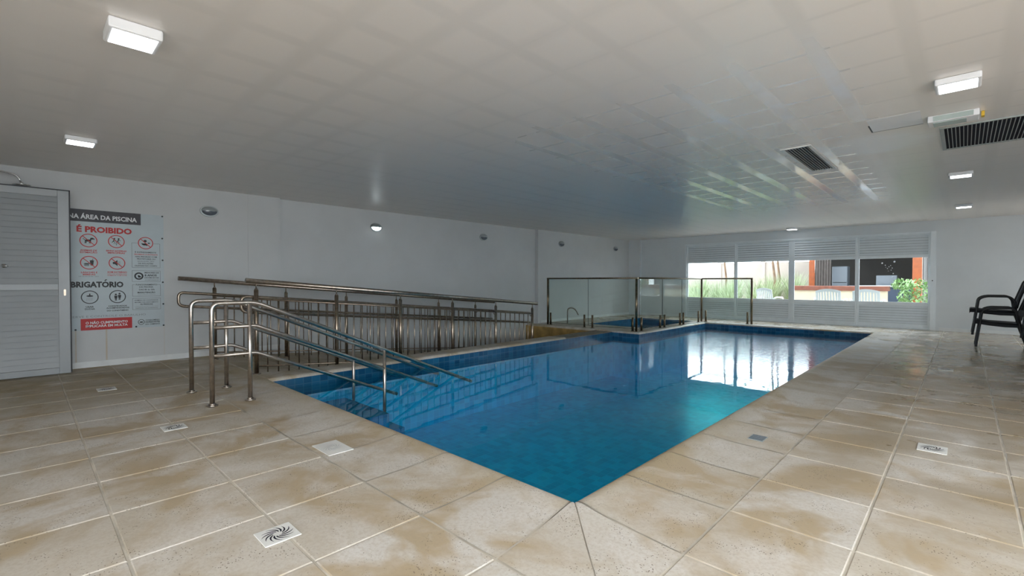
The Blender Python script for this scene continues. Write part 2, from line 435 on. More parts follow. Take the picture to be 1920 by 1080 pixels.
tl = MB(); gr = MB()
def flat_tile(x0, x1, y0, y1, z=0.0, hole=None):
    x0, x1 = min(x0, x1), max(x0, x1); y0, y1 = min(y0, y1), max(y0, y1)
    a = G; b = G + 0.004
    top = [(x0 + b, y0 + b, z), (x1 - b, y0 + b, z), (x1 - b, y1 - b, z), (x0 + b, y1 - b, z)]
    bot = [(x0 + a, y0 + a, z - 0.004), (x1 - a, y0 + a, z - 0.004), (x1 - a, y1 - a, z - 0.004), (x0 + a, y1 - a, z - 0.004)]
    vt = [tl.bm.verts.new(p) for p in top]; vb = [tl.bm.verts.new(p) for p in bot]
    tl.bm.faces.new(vt)
    for k in range(4):
        tl.bm.faces.new((vb[k], vb[(k + 1) % 4], vt[(k + 1) % 4], vt[k]))
def coping(A, B, C, D, cut=True):
    """A,B on the pool edge, D,C on the outer side; profile follows the distance from the pool edge."""
    A, B, C, D = [Vector((p[0], p[1], 0)) for p in (A, B, C, D)]
    def strip(mb, dz, ins):
        W = ((D - A).length + (C - B).length) / 2
        ts = [min(1, d / W) for d in LIPD] + [1.0]
        ts = sorted(set(ts))
        prev = None
        for t in ts:
            tt = min(t, 1 - ins / W)
            p = A.lerp(D, tt); q = B.lerp(C, tt); e = (q - p)
            L = e.length
            if L > 1e-4:
                i2 = min(ins, L * 0.4); p = p + e.normalized() * i2; q = q - e.normalized() * i2
            z = lip(tt * W) + dz
            cur = [mb.bm.verts.new((p.x, p.y, z)), mb.bm.verts.new((q.x, q.y, z))]
            if prev: 
                f = mb.bm.faces.new((prev[0], prev[1], cur[1], cur[0])); f.smooth = True
            prev = cur
    strip(tl, 0.0, G)
    strip(gr, -0.004, 0.0)

# near + right deck
for i in range(len(XLINES) - 1):
    xa, xb = XLINES[i], XLINES[i + 1]
    for j in range(len(YNEAR) - 1):
        flat_tile(xa, xb, YNEAR[j], YNEAR[j + 1])
for i in range(5):                      # right deck, X from 2.31 to -0.32.. -0.82
    xa, xb = XLINES[i], XLINES[i + 1]
    ys = [1.31] + YRIGHT
    for j in range(len(ys) - 1): flat_tile(xa, xb, ys[j], ys[j + 1])
xa, xb = -0.32, -0.82
ys = [1.31] + YRIGHT
for j in range(len(ys) - 1): flat_tile(xa, xb, ys[j], ys[j + 1])
gr.face([(XW - .1, YB, -.004), (XE, YB, -.004), (XE, 1.31, -.004), (XW - .1, 1.31, -.004)])
gr.face([(-.82, 1.31, -.004), (XE, 1.31, -.004), (XE, YW + .1, -.004), (-.82, YW + .1, -.004)])
# near coping
P = (XR, YN)
xs = [x for x in XLINES if -5.6 < x < -1.4]
edges = xs + [-5.54]
cx = [-1.86, -2.40, -2.94, -3.46, -3.975, -4.51, -5.03]
for a, b in zip(cx, cx[1:]): coping((a, YN), (b, YN), (b, 1.31), (a, 1.31))
coping((-5.03, YN), (XL, YN), (-5.54, 1.31), (-5.03, 1.31))
coping((XR - .004, YN), (-1.86, YN), (-1.86, 1.31), (-1.35, 1.31))
coping(P, P, (-0.82, 1.31), (-1.35, 1.31))
coping(P, P, (-0.82, 1.864), (-0.82, 1.31))
# right coping
cy = [YN] + [y for y in YRIGHT if 2.2 < y < 12.4] + [YF]
oy = [1.864] + [y for y in YRIGHT if 2.2 < y < 12.4] + [12.72]
for k in range(len(cy) - 1):
    coping((XR, cy[k] + (0.004 if k == 0 else 0)), (XR, cy[k + 1]), (-0.82, oy[k + 1]), (-0.82, oy[k]))
# strip of tiles left of the pool's near-left corner (before the ramp)
for a, b in ((-5.54, -6.07), (-6.07, -6.60), (-6.60, -7.13), (-7.13, -7.66), (-7.66, XW)):
    if a == -5.54: continue
    flat_tile(a, b, 1.31, 1.93)
coping((XL, YN), (XL, YN), (-6.07, 1.31), (-5.54, 1.31))
coping((XL, YN), (XL, YN), (-6.07, 1.925), (-6.07, 1.31))
gr.face([(XW - .1, 1.31, -.0045), (-6.07, 1.31, -.0045), (-6.07, 1.95, -.0045), (XW - .1, 1.95, -.0045)])
# left coping beside the ramp
ly = [YN, 2.45, 2.97, 3.49, 4.01, 4.53, 5.05, 5.57, 6.09, 6.61, 7.03, 7.42]
for a, b in zip(ly, ly[1:]): coping((XL, a), (XL, b), (-6.07, b), (-6.07, a))
# far coping and far deck
fx = [XS, -4.51, -3.975, -3.46, -2.94, -2.40, -1.86, XR]
for a, b in zip(fx, fx[1:]): coping((a, YF), (b, YF), (b, 13.25), (a, 13.25))
coping((XR, YF), (XR, YF), (-0.82, 13.25), (XR, 13.25))
coping((XR, YF), (XR, YF), (-0.82, 12.72), (-0.82, 13.25))
fx2 = [XW, -7.66, -7.13, -6.60, -6.07, -5.54, -5.03, -4.51, -3.975, -3.46, -2.94, -2.40, -1.86, -1.35, -0.82]
for a, b in zip(fx2, fx2[1:]):
    flat_tile(a, b, 13.25, 13.77); flat_tile(a, b, 13.77, YW)
gr.face([(XW - .1, 13.25, -.0045), (-.82, 13.25, -.0045), (-.82, YW + .1, -.0045), (XW - .1, YW + .1, -.0045)])
# children's pool deck
sy = [YP, 9.64, 10.16, 10.68, 11.20, 11.72, 12.24, YF]
coping((XS, sy[0]), (XS, sy[1]), (-5.47, sy[1]), (-5.47, 9.58))
for a, b in zip(sy[1:], sy[2:]): coping((XS, a), (XS, b), (-5.47, b), (-5.47, a))
coping((XS, YP), (-5.47, YP), (-5.47, 9.58), (-5.47, 9.58))
px = [-5.47, -6.0, -6.53, -7.06, -7.6, XW]
for a, b in zip(px, px[1:]): coping((a, YP), (b, YP), (b, 9.58), (a, 9.58))
for a, b in zip(px, px[1:]):
    flat_tile(a, b, 9.58, 9.94); flat_tile(a, b, 9.94, 10.30)
for y0, y1 in ((10.30, 10.85), (10.85, 11.40), (11.40, 11.95), (11.95, 12.50), (12.50, 13.05)):
    flat_tile(-7.10, -7.6, y0, y1); flat_tile(-7.6, XW, y0, y1)
for y0, y1 in ((13.05, 13.25),):
    for a, b in zip(px, px[1:]): flat_tile(a, b, y0, y1)
flat_tile(-5.47, XS, 12.70, 13.25)
gr.face([(XW - .11, YP + .012, -.006), (XW + .02, YP + .012, -.006), (XW + .02, 9.60, -.006), (XW - .11, 9.60, -.006)])
gr.face([(XW - .1, 9.57, -.005), (-5.46, 9.57, -.005), (-5.46, 10.30, -.005), (XW - .1, 10.30, -.005)])
gr.face([(XW - .1, 10.30, -.005), (-7.10, 10.30, -.005), (-7.10, 13.26, -.005), (XW - .1, 13.26, -.005)])
gr.face([(-7.1, 13.05, -.005), (XS, 13.05, -.005), (XS, 13.26, -.005), (-7.1, 13.26, -.005)])
gr.face([(-5.47, 12.69, -.005), (XS, 12.69, -.005), (XS, 13.26, -.005), (-5.47, 13.26, -.005)])
# ramp floor tiles
rt = [-6.07, -6.60, -7.13, -7.66, XW - .10]
yy = 1.95
while yy < YP - .05:
    y2 = min(yy + 0.52, YP)
    for a, b in zip(rt, rt[1:]):
        x0, x1 = min(a, b), max(a, b)
        tl.face([(x0 + G, yy + G, ramp_z(yy)), (x1 - G, yy + G, ramp_z(yy)), (x1 - G, y2 - G, ramp_z(y2)), (x0 + G, y2 - G, ramp_z(y2))])
    yy = y2
gr.face([(XW - .1, 1.95, -.005), (-6.07, 1.95, -.005), (-6.07, YP, ramp_z(YP) - .005), (XW - .1, YP, ramp_z(YP) - .005)])

for q in ([(-1.86, 1.31), (-.82, 1.31), (-.82, 2.40), (XR + .02, 2.40), (XR + .02, YN - .02), (-1.86, YN - .02)],
          [(-6.07, 1.31), (-5.03, 1.31), (-5.03, YN - .02), (XL - .02, YN - .02), (XL - .02, 2.45), (-6.07, 2.45)],
          [(-2.4, YF + .02), (XR + .02, YF + .02), (XR + .02, 12.4), (-.82, 12.4), (-.82, 13.25), (-2.4, 13.25)],
          [(-6.0, YP + .02), (XS - .02, YP + .02), (XS - .02, 9.64), (-6.0, 9.64)]):
    gr.face([(a, b, -.003) for a, b in q])
fl = struct(tl.build('floor', M['tile'], recalc=False))
bed = gr.build('grout_bed', M['grout'], fl, recalc=False)

# retaining faces: kerb beside the ramp, end face of the ramp, lip undersides
k = MB()
k.face([(-6.07, 1.95, 0), (-6.07, YP, ramp_z(YP)), (-6.07, YP, -.004), (-6.07, 1.95, -.004)])
k.box(-6.07, XL - .012, 7.42, YP, -.30, -.012)
k.build('ramp_kerb', M['curb'], fl)  # dark grey-brown strip where the coping tiles end
k = MB()
k.box(XW - .1, -6.07 + .36, YP + .012, YP + .03, -.9, -.028)
k.build('ramp_end_face', M['ramp_side'], fl)

k = MB()
k.box(XW - .25, XE + .2, YB - .2, YW + .2, -1.45, -1.30)
k.box(XW - .25, XW - .11, YB - .2, YW + .2, -1.30, -.101); k.box(XE + .05, XE + .2, YB - .2, YW + .2, -1.30, -.101)
k.box(XW - .11, XE + .05, YB - .2, YB - .05, -1.30, -.101); k.box(XW - .11, XE + .05, YW + .05, YW + .2, -1.30, -.101)
k.build('underfloor_light_block', M['curb'], fl)  # unseen box added under the floor to block sky light from below

# ---- walls
def wall_box(name, *b, mat=None):
    return struct(MB().box(*b).build(name, mat or M['wall']))
wl = MB()
wl.box(XW - .25, XW, YB, 2.96, -.1, CEIL + .1)
wl.box(XW - .25, XW - .10, 2.96, 9.50, -1.0, CEIL + .1)
wl.box(XW - .25, XW, 9.50, YW, -.1, CEIL + .1)
wl.box(XW, XW + .006, 2.475, 2.96, 0.0, CEIL)          # slightly proud plaster pier
struct(wl.build('wall_left', M['wall']))
WX0, WX1, WZ1 = -6.27, -0.46, 2.25
wf = MB()
wf.box(XW - .25, WX0, YW, YW + .2, -.1, CEIL + .1)
wf.box(WX1, XE + .2, YW, YW + .2, -.1, CEIL + .1)
wf.box(WX0, WX1, YW, YW + .2, WZ1, CEIL + .1)
wf.box(XW, XW + .40, YW - .10, YW, 0.0, CEIL)          # corner pier
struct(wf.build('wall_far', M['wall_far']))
# right wall, out of view; three openings added to let daylight onto the walkway
wr = MB()
ops = [(-1.8, 2.6), (3.7, 4.5), (12.4, 13.1)]
yprev = YB
for a, b in ops:
    wr.box(XE, XE + .2, yprev, a, -.1, CEIL + .1)
    wr.box(XE, XE + .2, a, b, -.1, 0.2); wr.box(XE, XE + .2, a, b, 2.4, CEIL + .1)
    yprev = b
wr.box(XE, XE + .2, yprev, YW, -.1, CEIL + .1)
struct(wr.build('wall_right', M['wall']))
wb = MB()
wb.box(XW - .25, -1.2, YB - .2, YB, -.1, CEIL + .1); wb.box(2.2, XE + .2, YB - .2, YB, -.1, CEIL + .1)
wb.box(-1.2, 2.2, YB - .2, YB, 2.4, CEIL + .1)  # opening added behind the camera to bring daylight in
struct(wb.build('wall_back', M['wall']))
ce = MB(); ce.box(XW - .25, XE + .2, YB - .2, YW + .2, CEIL, CEIL + .12)
struct(ce.build('ceiling', M['ceiling']))

b = MB()
b.box(XW, XW + .012, YB, 2.96, 0.001, 0.075)
b.box(XW, XW + .012, 9.6, YW - .1, 0.001, 0.07)
struct(b.build('baseboard_left', M['baseboard']))
b = MB(); b.box(WX1 + .06, XE, YW - .012, YW, 0.001, 0.07); b.box(XW + .4, WX0, YW - .012, YW, 0.001, 0.07)
struct(b.build('baseboard_far', M['baseboard']))

# ---- window wall: four louvred sashes
win = struct(empty('window_1', (WX0, YW, 0)))
f = MB()
f.box(WX0, WX0 + .05, YW - .03, YW + .10, 0, WZ1); f.box(WX1 - .10, WX1, YW - .03, YW + .10, 0, WZ1)
f.box(WX0 + .05, WX1 - .10, YW - .03, YW + .10, 2.20, WZ1); f.box(WX0 + .05, WX1 - .10, YW - .03, YW + .10, 0, .03)
f.build('window_frame', M['alu'], win, 0.004)
def louvre(mb, x0, x1, y, z0, z1, pitch=0.062, axis='x'):
    n = max(1, round((z1 - z0) / pitch)); p = (z1 - z0) / n
    for k in range(n):
        z = z0 + k * p
        if axis == 'x':
            vs = [(x0, y - .024, z + .007), (x1, y - .024, z + .007), (x1, y - .002, z + p - .002), (x0, y - .002, z + p - .002)]
            o = (0, .005, 0)
        else:
            vs = [(y + .014, x0, z + .004), (y + .014, x1, z + .004), (y - .001, x1, z + p + .001), (y - .001, x0, z + p + .001)]
            o = (-.005, 0, 0)
        a = [mb.bm.verts.new(v) for v in vs]; c = [mb.bm.verts.new(Vector(v) + Vector(o)) for v in vs]
        mb.bm.faces.new(a); mb.bm.faces.new(list(reversed(c)))
        for q in range(4): mb.bm.faces.new((a[q], c[q], c[(q + 1) % 4], a[(q + 1) % 4]))
sashes = [(-6.22, -4.775, .03), (-4.775, -3.35, .05), (-3.35, -1.915, .03), (-1.915, -.56, .05)]
for x0, x1, yo in sashes:
    y = YW + yo
    s = MB(); sw = .04
    wl_ = .07 if abs(x0 + 3.35) < .01 else sw; wr_ = .07 if abs(x1 + 3.35) < .01 else sw
    s.box(x0, x0 + wl_, y - .025, y + .02, .03, 2.20); s.box(x1 - wr_, x1, y - .025, y + .02, .03, 2.20)
    for z0, z1 in ((.03, .12), (.54, .625), (1.665, 1.74), (2.175, 2.20)):
        s.box(x0 + wl_, x1 - wr_, y - .025, y + .02, z0, z1)
    so = s.build('sash', M['alu'], win, 0.003)
    l1 = MB(); louvre(l1, x0 + wl_, x1 - wr_, y, 1.74, 2.175, .062); l1.build('upper_louvre', M['alu'], so)
    l1 = MB(); louvre(l1, x0 + wl_, x1 - wr_, y, .12, .54, .062); l1.build('lower_louvre', M['alu'], so)
    l1 = MB(); l1.box(x0 + wl_, x1 - wr_, y + .004, y + .009, .625, 1.665); l1.build('pane', M['pane'], so)
    l1 = MB(); l1.box(x0 + wl_, x1 - wr_, y + .014, y + .019, 1.74, 2.175); l1.box(x0 + wl_, x1 - wr_, y + .014, y + .019, .12, .54); l1.build('gap_shade_panel', M['lampmetal'], so)  # darker grey sheet behind the slats paints the shade in their gaps
k = MB(); k.ball((-3.30, YW + .022, 1.15), .012, (1, .6, 1.6)); k.ball((-.52, YW - .032, 1.13), .012, (1, .6, 1)); 
lk = k.build('window_lock', M['black'], win)
# droplets on the last pane
k = MB()
for dx, dz, r in ((-1.43, 1.55, .018), (-1.37, 1.50, .011), (-1.30, 1.46, .010), (-1.33, 1.42, .009), (-1.27, 1.49, .009), (-1.24, 1.43, .010), (-1.20, 1.58, .022), (-1.26, 1.38, .009), (-1.22, 1.30, .013), (-1.23, 1.22, .010), (-1.31, 1.36, .006), (-1.36, 1.45, .006)):
    k.ball((dx, YW + .052, dz), r, (1, .35, 1.1), 1)
o = tag(k.build('water_droplets', M['droplet']), 'white water splashes dried on the rightmost window pane', 'droplets', kind='stuff')

# ---- left door leaf, standing open parallel to the wall
door = struct(empty('door_1', (-7.80, -.50, 0)))
d = MB(); y0, y1 = -.52, .395
for a in ((y0, y0 + .10), (y1 - .10, y1)): d.box(-7.82, -7.785, a[0], a[1], .012, 2.20)
for z0, z1 in ((.012, .085), (1.015, 1.085), (2.12, 2.20)): d.box(-7.82, -7.785, y0 + .10, y1 - .10, z0, z1)
dl = d.build('door_leaf', M['alu_door'], door, 0.003)
d = MB(); louvre(d, y0 + .10, y1 - .10, -7.80, 1.085, 2.12, .066, 'y'); louvre(d, y0 + .10, y1 - .10, -7.80, .085, 1.015, .066, 'y')
d.box(-7.818, -7.812, y0 + .10, y1 - .10, .085, 1.015); d.box(-7.818, -7.812, y0 + .10, y1 - .10, 1.085, 2.12)
d.build('louvre_panel', M['alu_door'], dl)
d = MB(); d.box(-7.825, -7.80, y1 + .0005, y1 + .013, .02, 2.214); d.box(-7.825, -7.80, y0, y1 + .013, 2.2005, 2.214)
tag(d.build('door_gasket', M['black'], door), 'black rubber edge')
d = MB(); d.box(-7.784, -7.778, .34, .36, .95, 1.02); d.tube([(-7.778, .35, .955), (-7.765, .35, .955)], .010)
d.build('door_lock', M['steel_dark'], door)
d = MB(); d.tube(fillet([(-7.785, -.145, 1.29), (-7.74, -.145, 1.29), (-7.74, -.11, 1.29)], .02), .009); d.cyl((-7.78, -.145), .02, 1.27, 1.31)
d.build('door_handle', M['chrome'], door)
d = MB(); d.box(XW + .001, -7.83, -.62, -.53, 0.001, 2.25)
struct(d.build('trim_1', M['wall']))

# ============================================================ POOLS
pool = empty('swimming_pool', (-3.5, 7.3, 0), 'large L-shaped swimming pool lined with blue mosaic tiles', 'swimming pool')
DEP = -1.0
p = MB(); e = .010
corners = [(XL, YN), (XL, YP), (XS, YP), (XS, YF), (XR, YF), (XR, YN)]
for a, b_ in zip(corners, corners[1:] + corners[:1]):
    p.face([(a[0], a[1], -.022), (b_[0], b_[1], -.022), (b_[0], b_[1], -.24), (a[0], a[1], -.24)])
p.build('upper_pool_wall', M['pool_wall'], pool)  # upper wall keeps the dark tile, split off from the brightened part below
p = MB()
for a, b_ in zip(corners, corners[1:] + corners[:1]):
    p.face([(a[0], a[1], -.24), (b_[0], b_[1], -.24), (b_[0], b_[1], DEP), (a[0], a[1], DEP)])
p.build('pool_wall', M['pool_floor'], pool)  # floor's lighter colour painted here so the underwater wall reads brighter
p = MB()
p.face([(XL, YN, DEP), (XR, YN, DEP), (XR, YP, DEP), (XL, YP, DEP)])
p.face([(XS, YP, DEP), (XR, YP, DEP), (XR, YF, DEP), (XS, YF, DEP)])
p.build('pool_floor', M['pool_floor'], pool)
p = MB()
for i in range(2):
    zt = -.36 - .20 * i
    p.box(XL + .002, -4.62, YN + .002 + .55 * i, YN + .55 * (i + 1) + (.35 if i == 0 else 0), DEP + .002, zt)
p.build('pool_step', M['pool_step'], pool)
wt = MB(); e = .004
wt.face([(XL + e, YN + e, WATER), (XR - e, YN + e, WATER), (XR - e, YP, WATER), (XL + e, YP, WATER)])
wt.face([(XS + e, YP, WATER), (XR - e, YP, WATER), (XR - e, YF - e, WATER), (XS + e, YF - e, WATER)])
wt.face([(XL + e, YP - .0001, WATER), (XS + e, YP - .0001, WATER), (XS + e, YP - e, WATER), (XL + e, YP - e, WATER)])
tag(wt.build('pool_water', M['water']), 'clear turquoise water filling the large swimming pool', 'water', kind='stuff')

kp = empty('paddling_pool', (-6.3, 11.7, 0), "small blue tiled children's pool behind the glass fence", 'swimming pool')
p = MB(); cs = [(-7.10, 10.30), (-5.47, 10.30), (-5.47, 13.05), (-7.10, 13.05)]
for a, b_ in zip(cs, cs[1:] + cs[:1]):
    p.face([(a[0], a[1], -.001), (b_[0], b_[1], -.001), (b_[0], b_[1], -.7), (a[0], a[1], -.7)])
p.build('pool_wall', M['pool_wall'], kp)
p = MB(); p.face([(-7.10, 10.30, -.7), (-5.47, 10.30, -.7), (-5.47, 13.05, -.7), (-7.10, 13.05, -.7)]); p.build('pool_floor', M['pool_floor'], kp)
p = MB(); p.face([(-7.096, 10.304, -.14), (-5.474, 10.304, -.14), (-5.474, 13.046, -.14), (-7.096, 13.046, -.14)])
tag(p.build('paddling_water', M['water']), "still blue water in the children's pool behind glass", 'water', kind='stuff')

# ============================================================ GUARD RAILS OF THE RAMP
def guard(X, ys, y_hr0, y_hr1, y_lp0, y_lp1, side, label):
    g = empty('ramp_guardrail', (X, ys[0], 0), label, 'railing')
    def z(y): return -(y - 1.945) * RS
    g_h = MB(); g_h.tube([(X, y_hr0, z(y_hr0) + 1.117), (X, y_hr1, z(y_hr1) + 1.117)], .029, 16)
    g_h.build('handrail', M['steel_mid'], g)
    for y in ys:
        p = MB(); p.tube([(X, y, z(y) - .005 if y > 1.95 else .001), (X, y, z(y) + 1.015)], .0255, 14)
        p.cyl((X, y), .018, z(y) + 1.015, z(y) + 1.030); p.cyl((X, y), .008, z(y) + 1.03, z(y) + 1.10, 8)
        zb = ramp_z(y)
        p.cyl((X, y), .048, zb + .0 if y < 2 else zb - .004, zb + .010)
        po = p.build('post', M['steel_dark'], g)
        for dz in (.925, .740):
            h = MB(); h.tube(fillet([(X + side * .024, y, z(y) + dz - .06), (X + side * .06, y, z(y) + dz - .06), (X + side * .06, y, z(y) + dz - .012)], .03, 4), .006, 8)
            h.build('rail_bracket', M['steel_dark'], po)
    xr = X + side * .06
    pts = [(xr, y_lp1, z(y_lp1) + .925), (xr, y_lp0, z(y_lp0) + .925), (xr, y_lp0, z(y_lp0) + .740), (xr, y_lp1, z(y_lp1) + .740)]
    p = MB(); p.tube(fillet(pts, .07, 6), .019, 12); p.build('side_rail', M['steel_dark'], g)
    p = MB(); p.tube([(X, ys[0], z(ys[0]) + .905), (X, y_lp1, z(y_lp1) + .905)], .010, 8); p.build('top_bar', M['steel_dark'], g)
    p = MB(); p.tube([(X, ys[0], z(ys[0]) + .095), (X, y_lp1, z(y_lp1) + .095)], .010, 8); p.build('bottom_bar', M['steel_dark'], g)
    y = ys[0]; n = 0
    while True:
        y += .1255; n += 1
        if n % 8 == 0: continue
        if y > y_lp1 + .01: break
        b_ = MB(); b_.tube([(X, y, z(y) + .02), (X, y, z(y) + .90)], .0078, 8); b_.build('baluster', M['steel_dark'], g)
    return g
guard(-6.14, [1.945, 2.949, 3.953, 4.957, 5.961, 6.965], 1.83, 7.10, 1.80, 6.965, -1, 'stainless steel ramp railing standing along the pool edge, nearer of the two')
guard(-7.73, [1.90, 2.885, 3.89, 4.89, 5.88, 6.88], 1.47, 7.45, 1.46, 7.33, 1, 'stainless steel ramp railing standing closer to the white left wall')

# ============================================================ STAIR HANDRAILS
def stair_rail(X, label):
    g = empty('stair_handrail', (X, 1.165, 0), label, 'railing', )
    r = .0205; S = .433; yk = 1.53
    def sl(z0, z1): return (X, yk + (z0 - z1) / S, z1)
    p = MB(); p.tube(fillet([(X, 1.165, .004), (X, 1.165, .92), (X, yk, .92), sl(.92, -.25)], .075, 6), r, 14); p.build('top_rail', M['steel'], g)
    for z0 in (.70, .445):
        p = MB(); p.tube(fillet([(X, 1.165 + .015, z0), (X, yk, z0), sl(z0, -.22)], .03, 4), r * .85, 12); p.build('lower_rail', M['steel'], g)
    p = MB(); p.tube([(X, 1.475, .004), (X, 1.475, .905)], r, 12); p.build('post', M['steel'], g)
    y = 2.90; zt = .92 - (y - yk) * S
    p = MB(); p.tube([(X, y, -.557), (X, y, zt)], r * .9, 12); p.build('post', M['steel'], g)
    for yy in (1.165, 1.475):
        p = MB(); p.cyl((X, yy), .046, .001, .014, 24); p.cyl((X, yy), .030, .014, .026, 24, .024); p.build('floor_flange', M['steel'], g)
    return g
stair_rail(-4.84, 'stainless steel stair handrail sloping into the water, nearer of the two')
stair_rail(-5.58, 'stainless steel stair handrail sloping into the water along the pool wall')

# ============================================================ GLASS FENCE
def fence(name, a, b_, spig, joints, label, posts):
    a = Vector((*a, 0)); b_ = Vector((*b_, 0)); d = (b_ - a); L = d.length; d.normalize(); nrm = Vector((-d.y, d.x, 0))
    g = empty('glass_fence', (a.x, a.y, 0), label, 'glass fence')
    p = MB(); A = a + Vector((0, 0, 1.185)); B = b_ + Vector((0, 0, 1.185)); p.tube([A - d * .02, B + d * .02], .024, 12, flat=.8)
    p.build('top_rail', M['steel_brown'], g)
    for t in posts:
        q = a + d * t; p = MB(); p.tube([(q.x, q.y, .001), (q.x, q.y, 1.175)], .026, 14); p.build('post', M['steel_brown'], g)
    js = [0.03] + joints + [L - .03]
    for s0, s1 in zip(js, js[1:]):
        u = a + d * (s0 + .006); v = a + d * (s1 - .006); p = MB(); hw = nrm * .005
        c = [u - hw, v - hw, v + hw, u + hw]
        lo = [p.bm.verts.new((q.x, q.y, .055)) for q in c]; hi = [p.bm.verts.new((q.x, q.y, 1.165)) for q in c]
        p.bm.faces.new(lo); p.bm.faces.new(hi)
        for k in range(4): p.bm.faces.new((lo[k], lo[(k + 1) % 4], hi[(k + 1) % 4], hi[k]))
        gp = p.build('glass_panel', M['glass'], g)
        p = MB(); c2 = [(q.x, q.y) for q in (u, v)]
        p.tube([(u.x, u.y, .055), (v.x, v.y, .055)], .0045, 6); p.tube([(u.x, u.y, .055), (u.x, u.y, 1.16)], .0028, 6); p.tube([(v.x, v.y, .055), (v.x, v.y, 1.16)], .0028, 6)
        p.build('polished_edge', M['glass_edge'], gp)
    for t in spig:
        q = a + d * t - nrm * .0; p = MB()
        p.cyl((q.x, q.y), .024, .012, .31, 16); p.cyl((q.x, q.y), .045, .001, .012, 20); p.build('spigot', M['steel_brown'], g)
    return g
fence('f1', (-7.75, 9.40), (-5.20, 9.40), [.09, 1.14, 1.37, 2.44], [1.25], "clear glass fence with steel posts along the front of the children's pool", [0.0, 2.53])
fence('f2', (-5.20, 9.47), (-5.20, 12.86), [.12, 1.02, 1.24, 2.10, 2.30, 3.25], [1.13, 2.20], "clear glass fence on the white coping between the two pools", [])
fence('f3', (-5.27, 13.10), (-3.97, 13.10), [.12, 1.20], [], "short clear glass fence panel standing in front of the louvred window", [0.0, 1.30])

# faucet
g = MB(); g.tube(fillet([(-7.57, 10.0, .001), (-7.57, 10.0, .40), (-7.40, 10.0, .42), (-7.30, 10.0, .36), (-7.22, 10.0, .24)], .13, 6), .016, 12)
fa = empty('pool_spout', (-7.57, 10.0, 0), "curved steel water spout on the deck of the children's pool", 'water spout')
g.build('spout_pipe', M['steel'], fa)
g = MB(); g.cyl((-7.57, 10.0), .03, .001, .012); g.build('floor_flange', M['steel'], fa)

# ============================================================ SHOWER
sh = empty('shower', (XW, -.42, 2.3), 'chrome shower arm and round head above the open white door', 'shower')
g = MB(); g.tube(fillet([(XW + .002, -.45, 2.30), (XW + .10, -.40, 2.36), (-7.97, -.16, 2.385), (-7.95, -.03, 2.35), (-7.95, .00, 2.272)], .06, 5), .0105, 10); g.build('shower_arm', M['chrome'], sh)
g = MB(); g.cyl((-7.95, .005), .078, 2.238, 2.248, 28); g.cyl((-7.95, .005), .014, 2.247, 2.275, 12); ho = g.build('shower_head', M['chrome'], sh)
g = MB(); g.tube([(XW + .001, -.45, 2.30), (XW + .012, -.45, 2.30)], .03, 16); g.build('wall_flange', M['chrome'], sh)

# ============================================================ LAMPS
def panel_light(x, y, sx, sy, label, th=.045, extra=False):
    g = empty('ceiling_light', (x, y, CEIL), label, 'ceiling light', 'square LED ceiling lights')
    p = MB()
    p.box(x - sx / 2 - .016, x + sx / 2 + .016, y - sy / 2 - .016, y + sy / 2 + .016, CEIL - th, CEIL - .001)
    p.build('housing', M['ledbox'], g, .010)
    p = MB(); p.box(x - sx / 2 + .004, x + sx / 2 - .004, y - sy / 2 + .004, y + sy / 2 - .004, CEIL - th - .0015, CEIL - th - .0003); p.build('diffuser', M['led'], g)
    return g
panel_light(-3.29, .433, .20, .20, 'square white LED ceiling light nearest above the left tiles', .06)
panel_light(-6.16, .40, .20, .20, 'square white LED ceiling light above the banner wall and door')
panel_light(-.045, .433, .20, .20, 'square white LED ceiling light above the right tiles at the near end')
panel_light(-.045, 4.43, .20, .20, 'square white LED ceiling light in front of the emergency lamp')
panel_light(-.045, 8.25, .20, .20, 'square white LED ceiling light beyond the big air grille')
panel_light(-.02, 11.75, .20, .20, 'square white LED ceiling light above the stacked black chairs')
panel_light(-3.22, 13.78, .20, .20, 'square white LED ceiling light close to the window wall')

def bulkhead(y, label, lit=False, grp=True):
    x = XW + (-.10 if 2.96 < y < 9.5 else 0) ; z = 2.165
    g = empty('wall_lamp', (x, y, z), label, 'wall lamp', 'oval eyelid lamps along the left wall')
    n = 32
    def dome(mb, ry, rz, dep, half=None, off=0.0):
        rings = []
        for i in range(7):
            t = i / 6; rr = math.cos(t * PI / 2); dx = dep * math.sin(t * PI / 2)
            rings.append([(x + off + dx, y + ry * rr * math.cos(2 * PI * k / n), z + rz * rr * math.sin(2 * PI * k / n)) for k in range(n)])
        for A, B in zip(rings, rings[1:]):
            for k in range(n):
                q = [A[k], A[(k + 1) % n], B[(k + 1) % n], B[k]]
                zc = sum(v[2] for v in q) / 4
                if half == 'up' and zc < z - .004: continue
                if half == 'down' and zc > z + .006: continue
                f = mb.face(q, True)
    p = MB(); p.tube([(x + .001, y, z), (x + .014, y, z)], .0, 4) if False else None
    base = []
    m = MB()
    a = [m.bm.verts.new((x + .001, y + .125 * math.cos(2 * PI * k / n), z + .085 * math.sin(2 * PI * k / n))) for k in range(n)]
    c = [m.bm.verts.new((x + .018, y + .120 * math.cos(2 * PI * k / n), z + .081 * math.sin(2 * PI * k / n))) for k in range(n)]
    for k in range(n): m.bm.faces.new((a[k], a[(k + 1) % n], c[(k + 1) % n], c[k]))
    m.bm.faces.new(c)
    m.build('base_ring', M['lampmetal'], g)
    m = MB(); dome(m, .108, .070, .060, 'up', .016); bmesh.ops.remove_doubles(m.bm, verts=m.bm.verts, dist=1e-5)
    m.build('eyelid_cover', M['lampmetal'], g)
    m = MB(); dome(m, .100, .064, .048, 'down', .016); bmesh.ops.remove_doubles(m.bm, verts=m.bm.verts, dist=1e-5)
    m.build('glass_lens', M['walllamp_on'] if lit else M['frosted'], g)
    return g
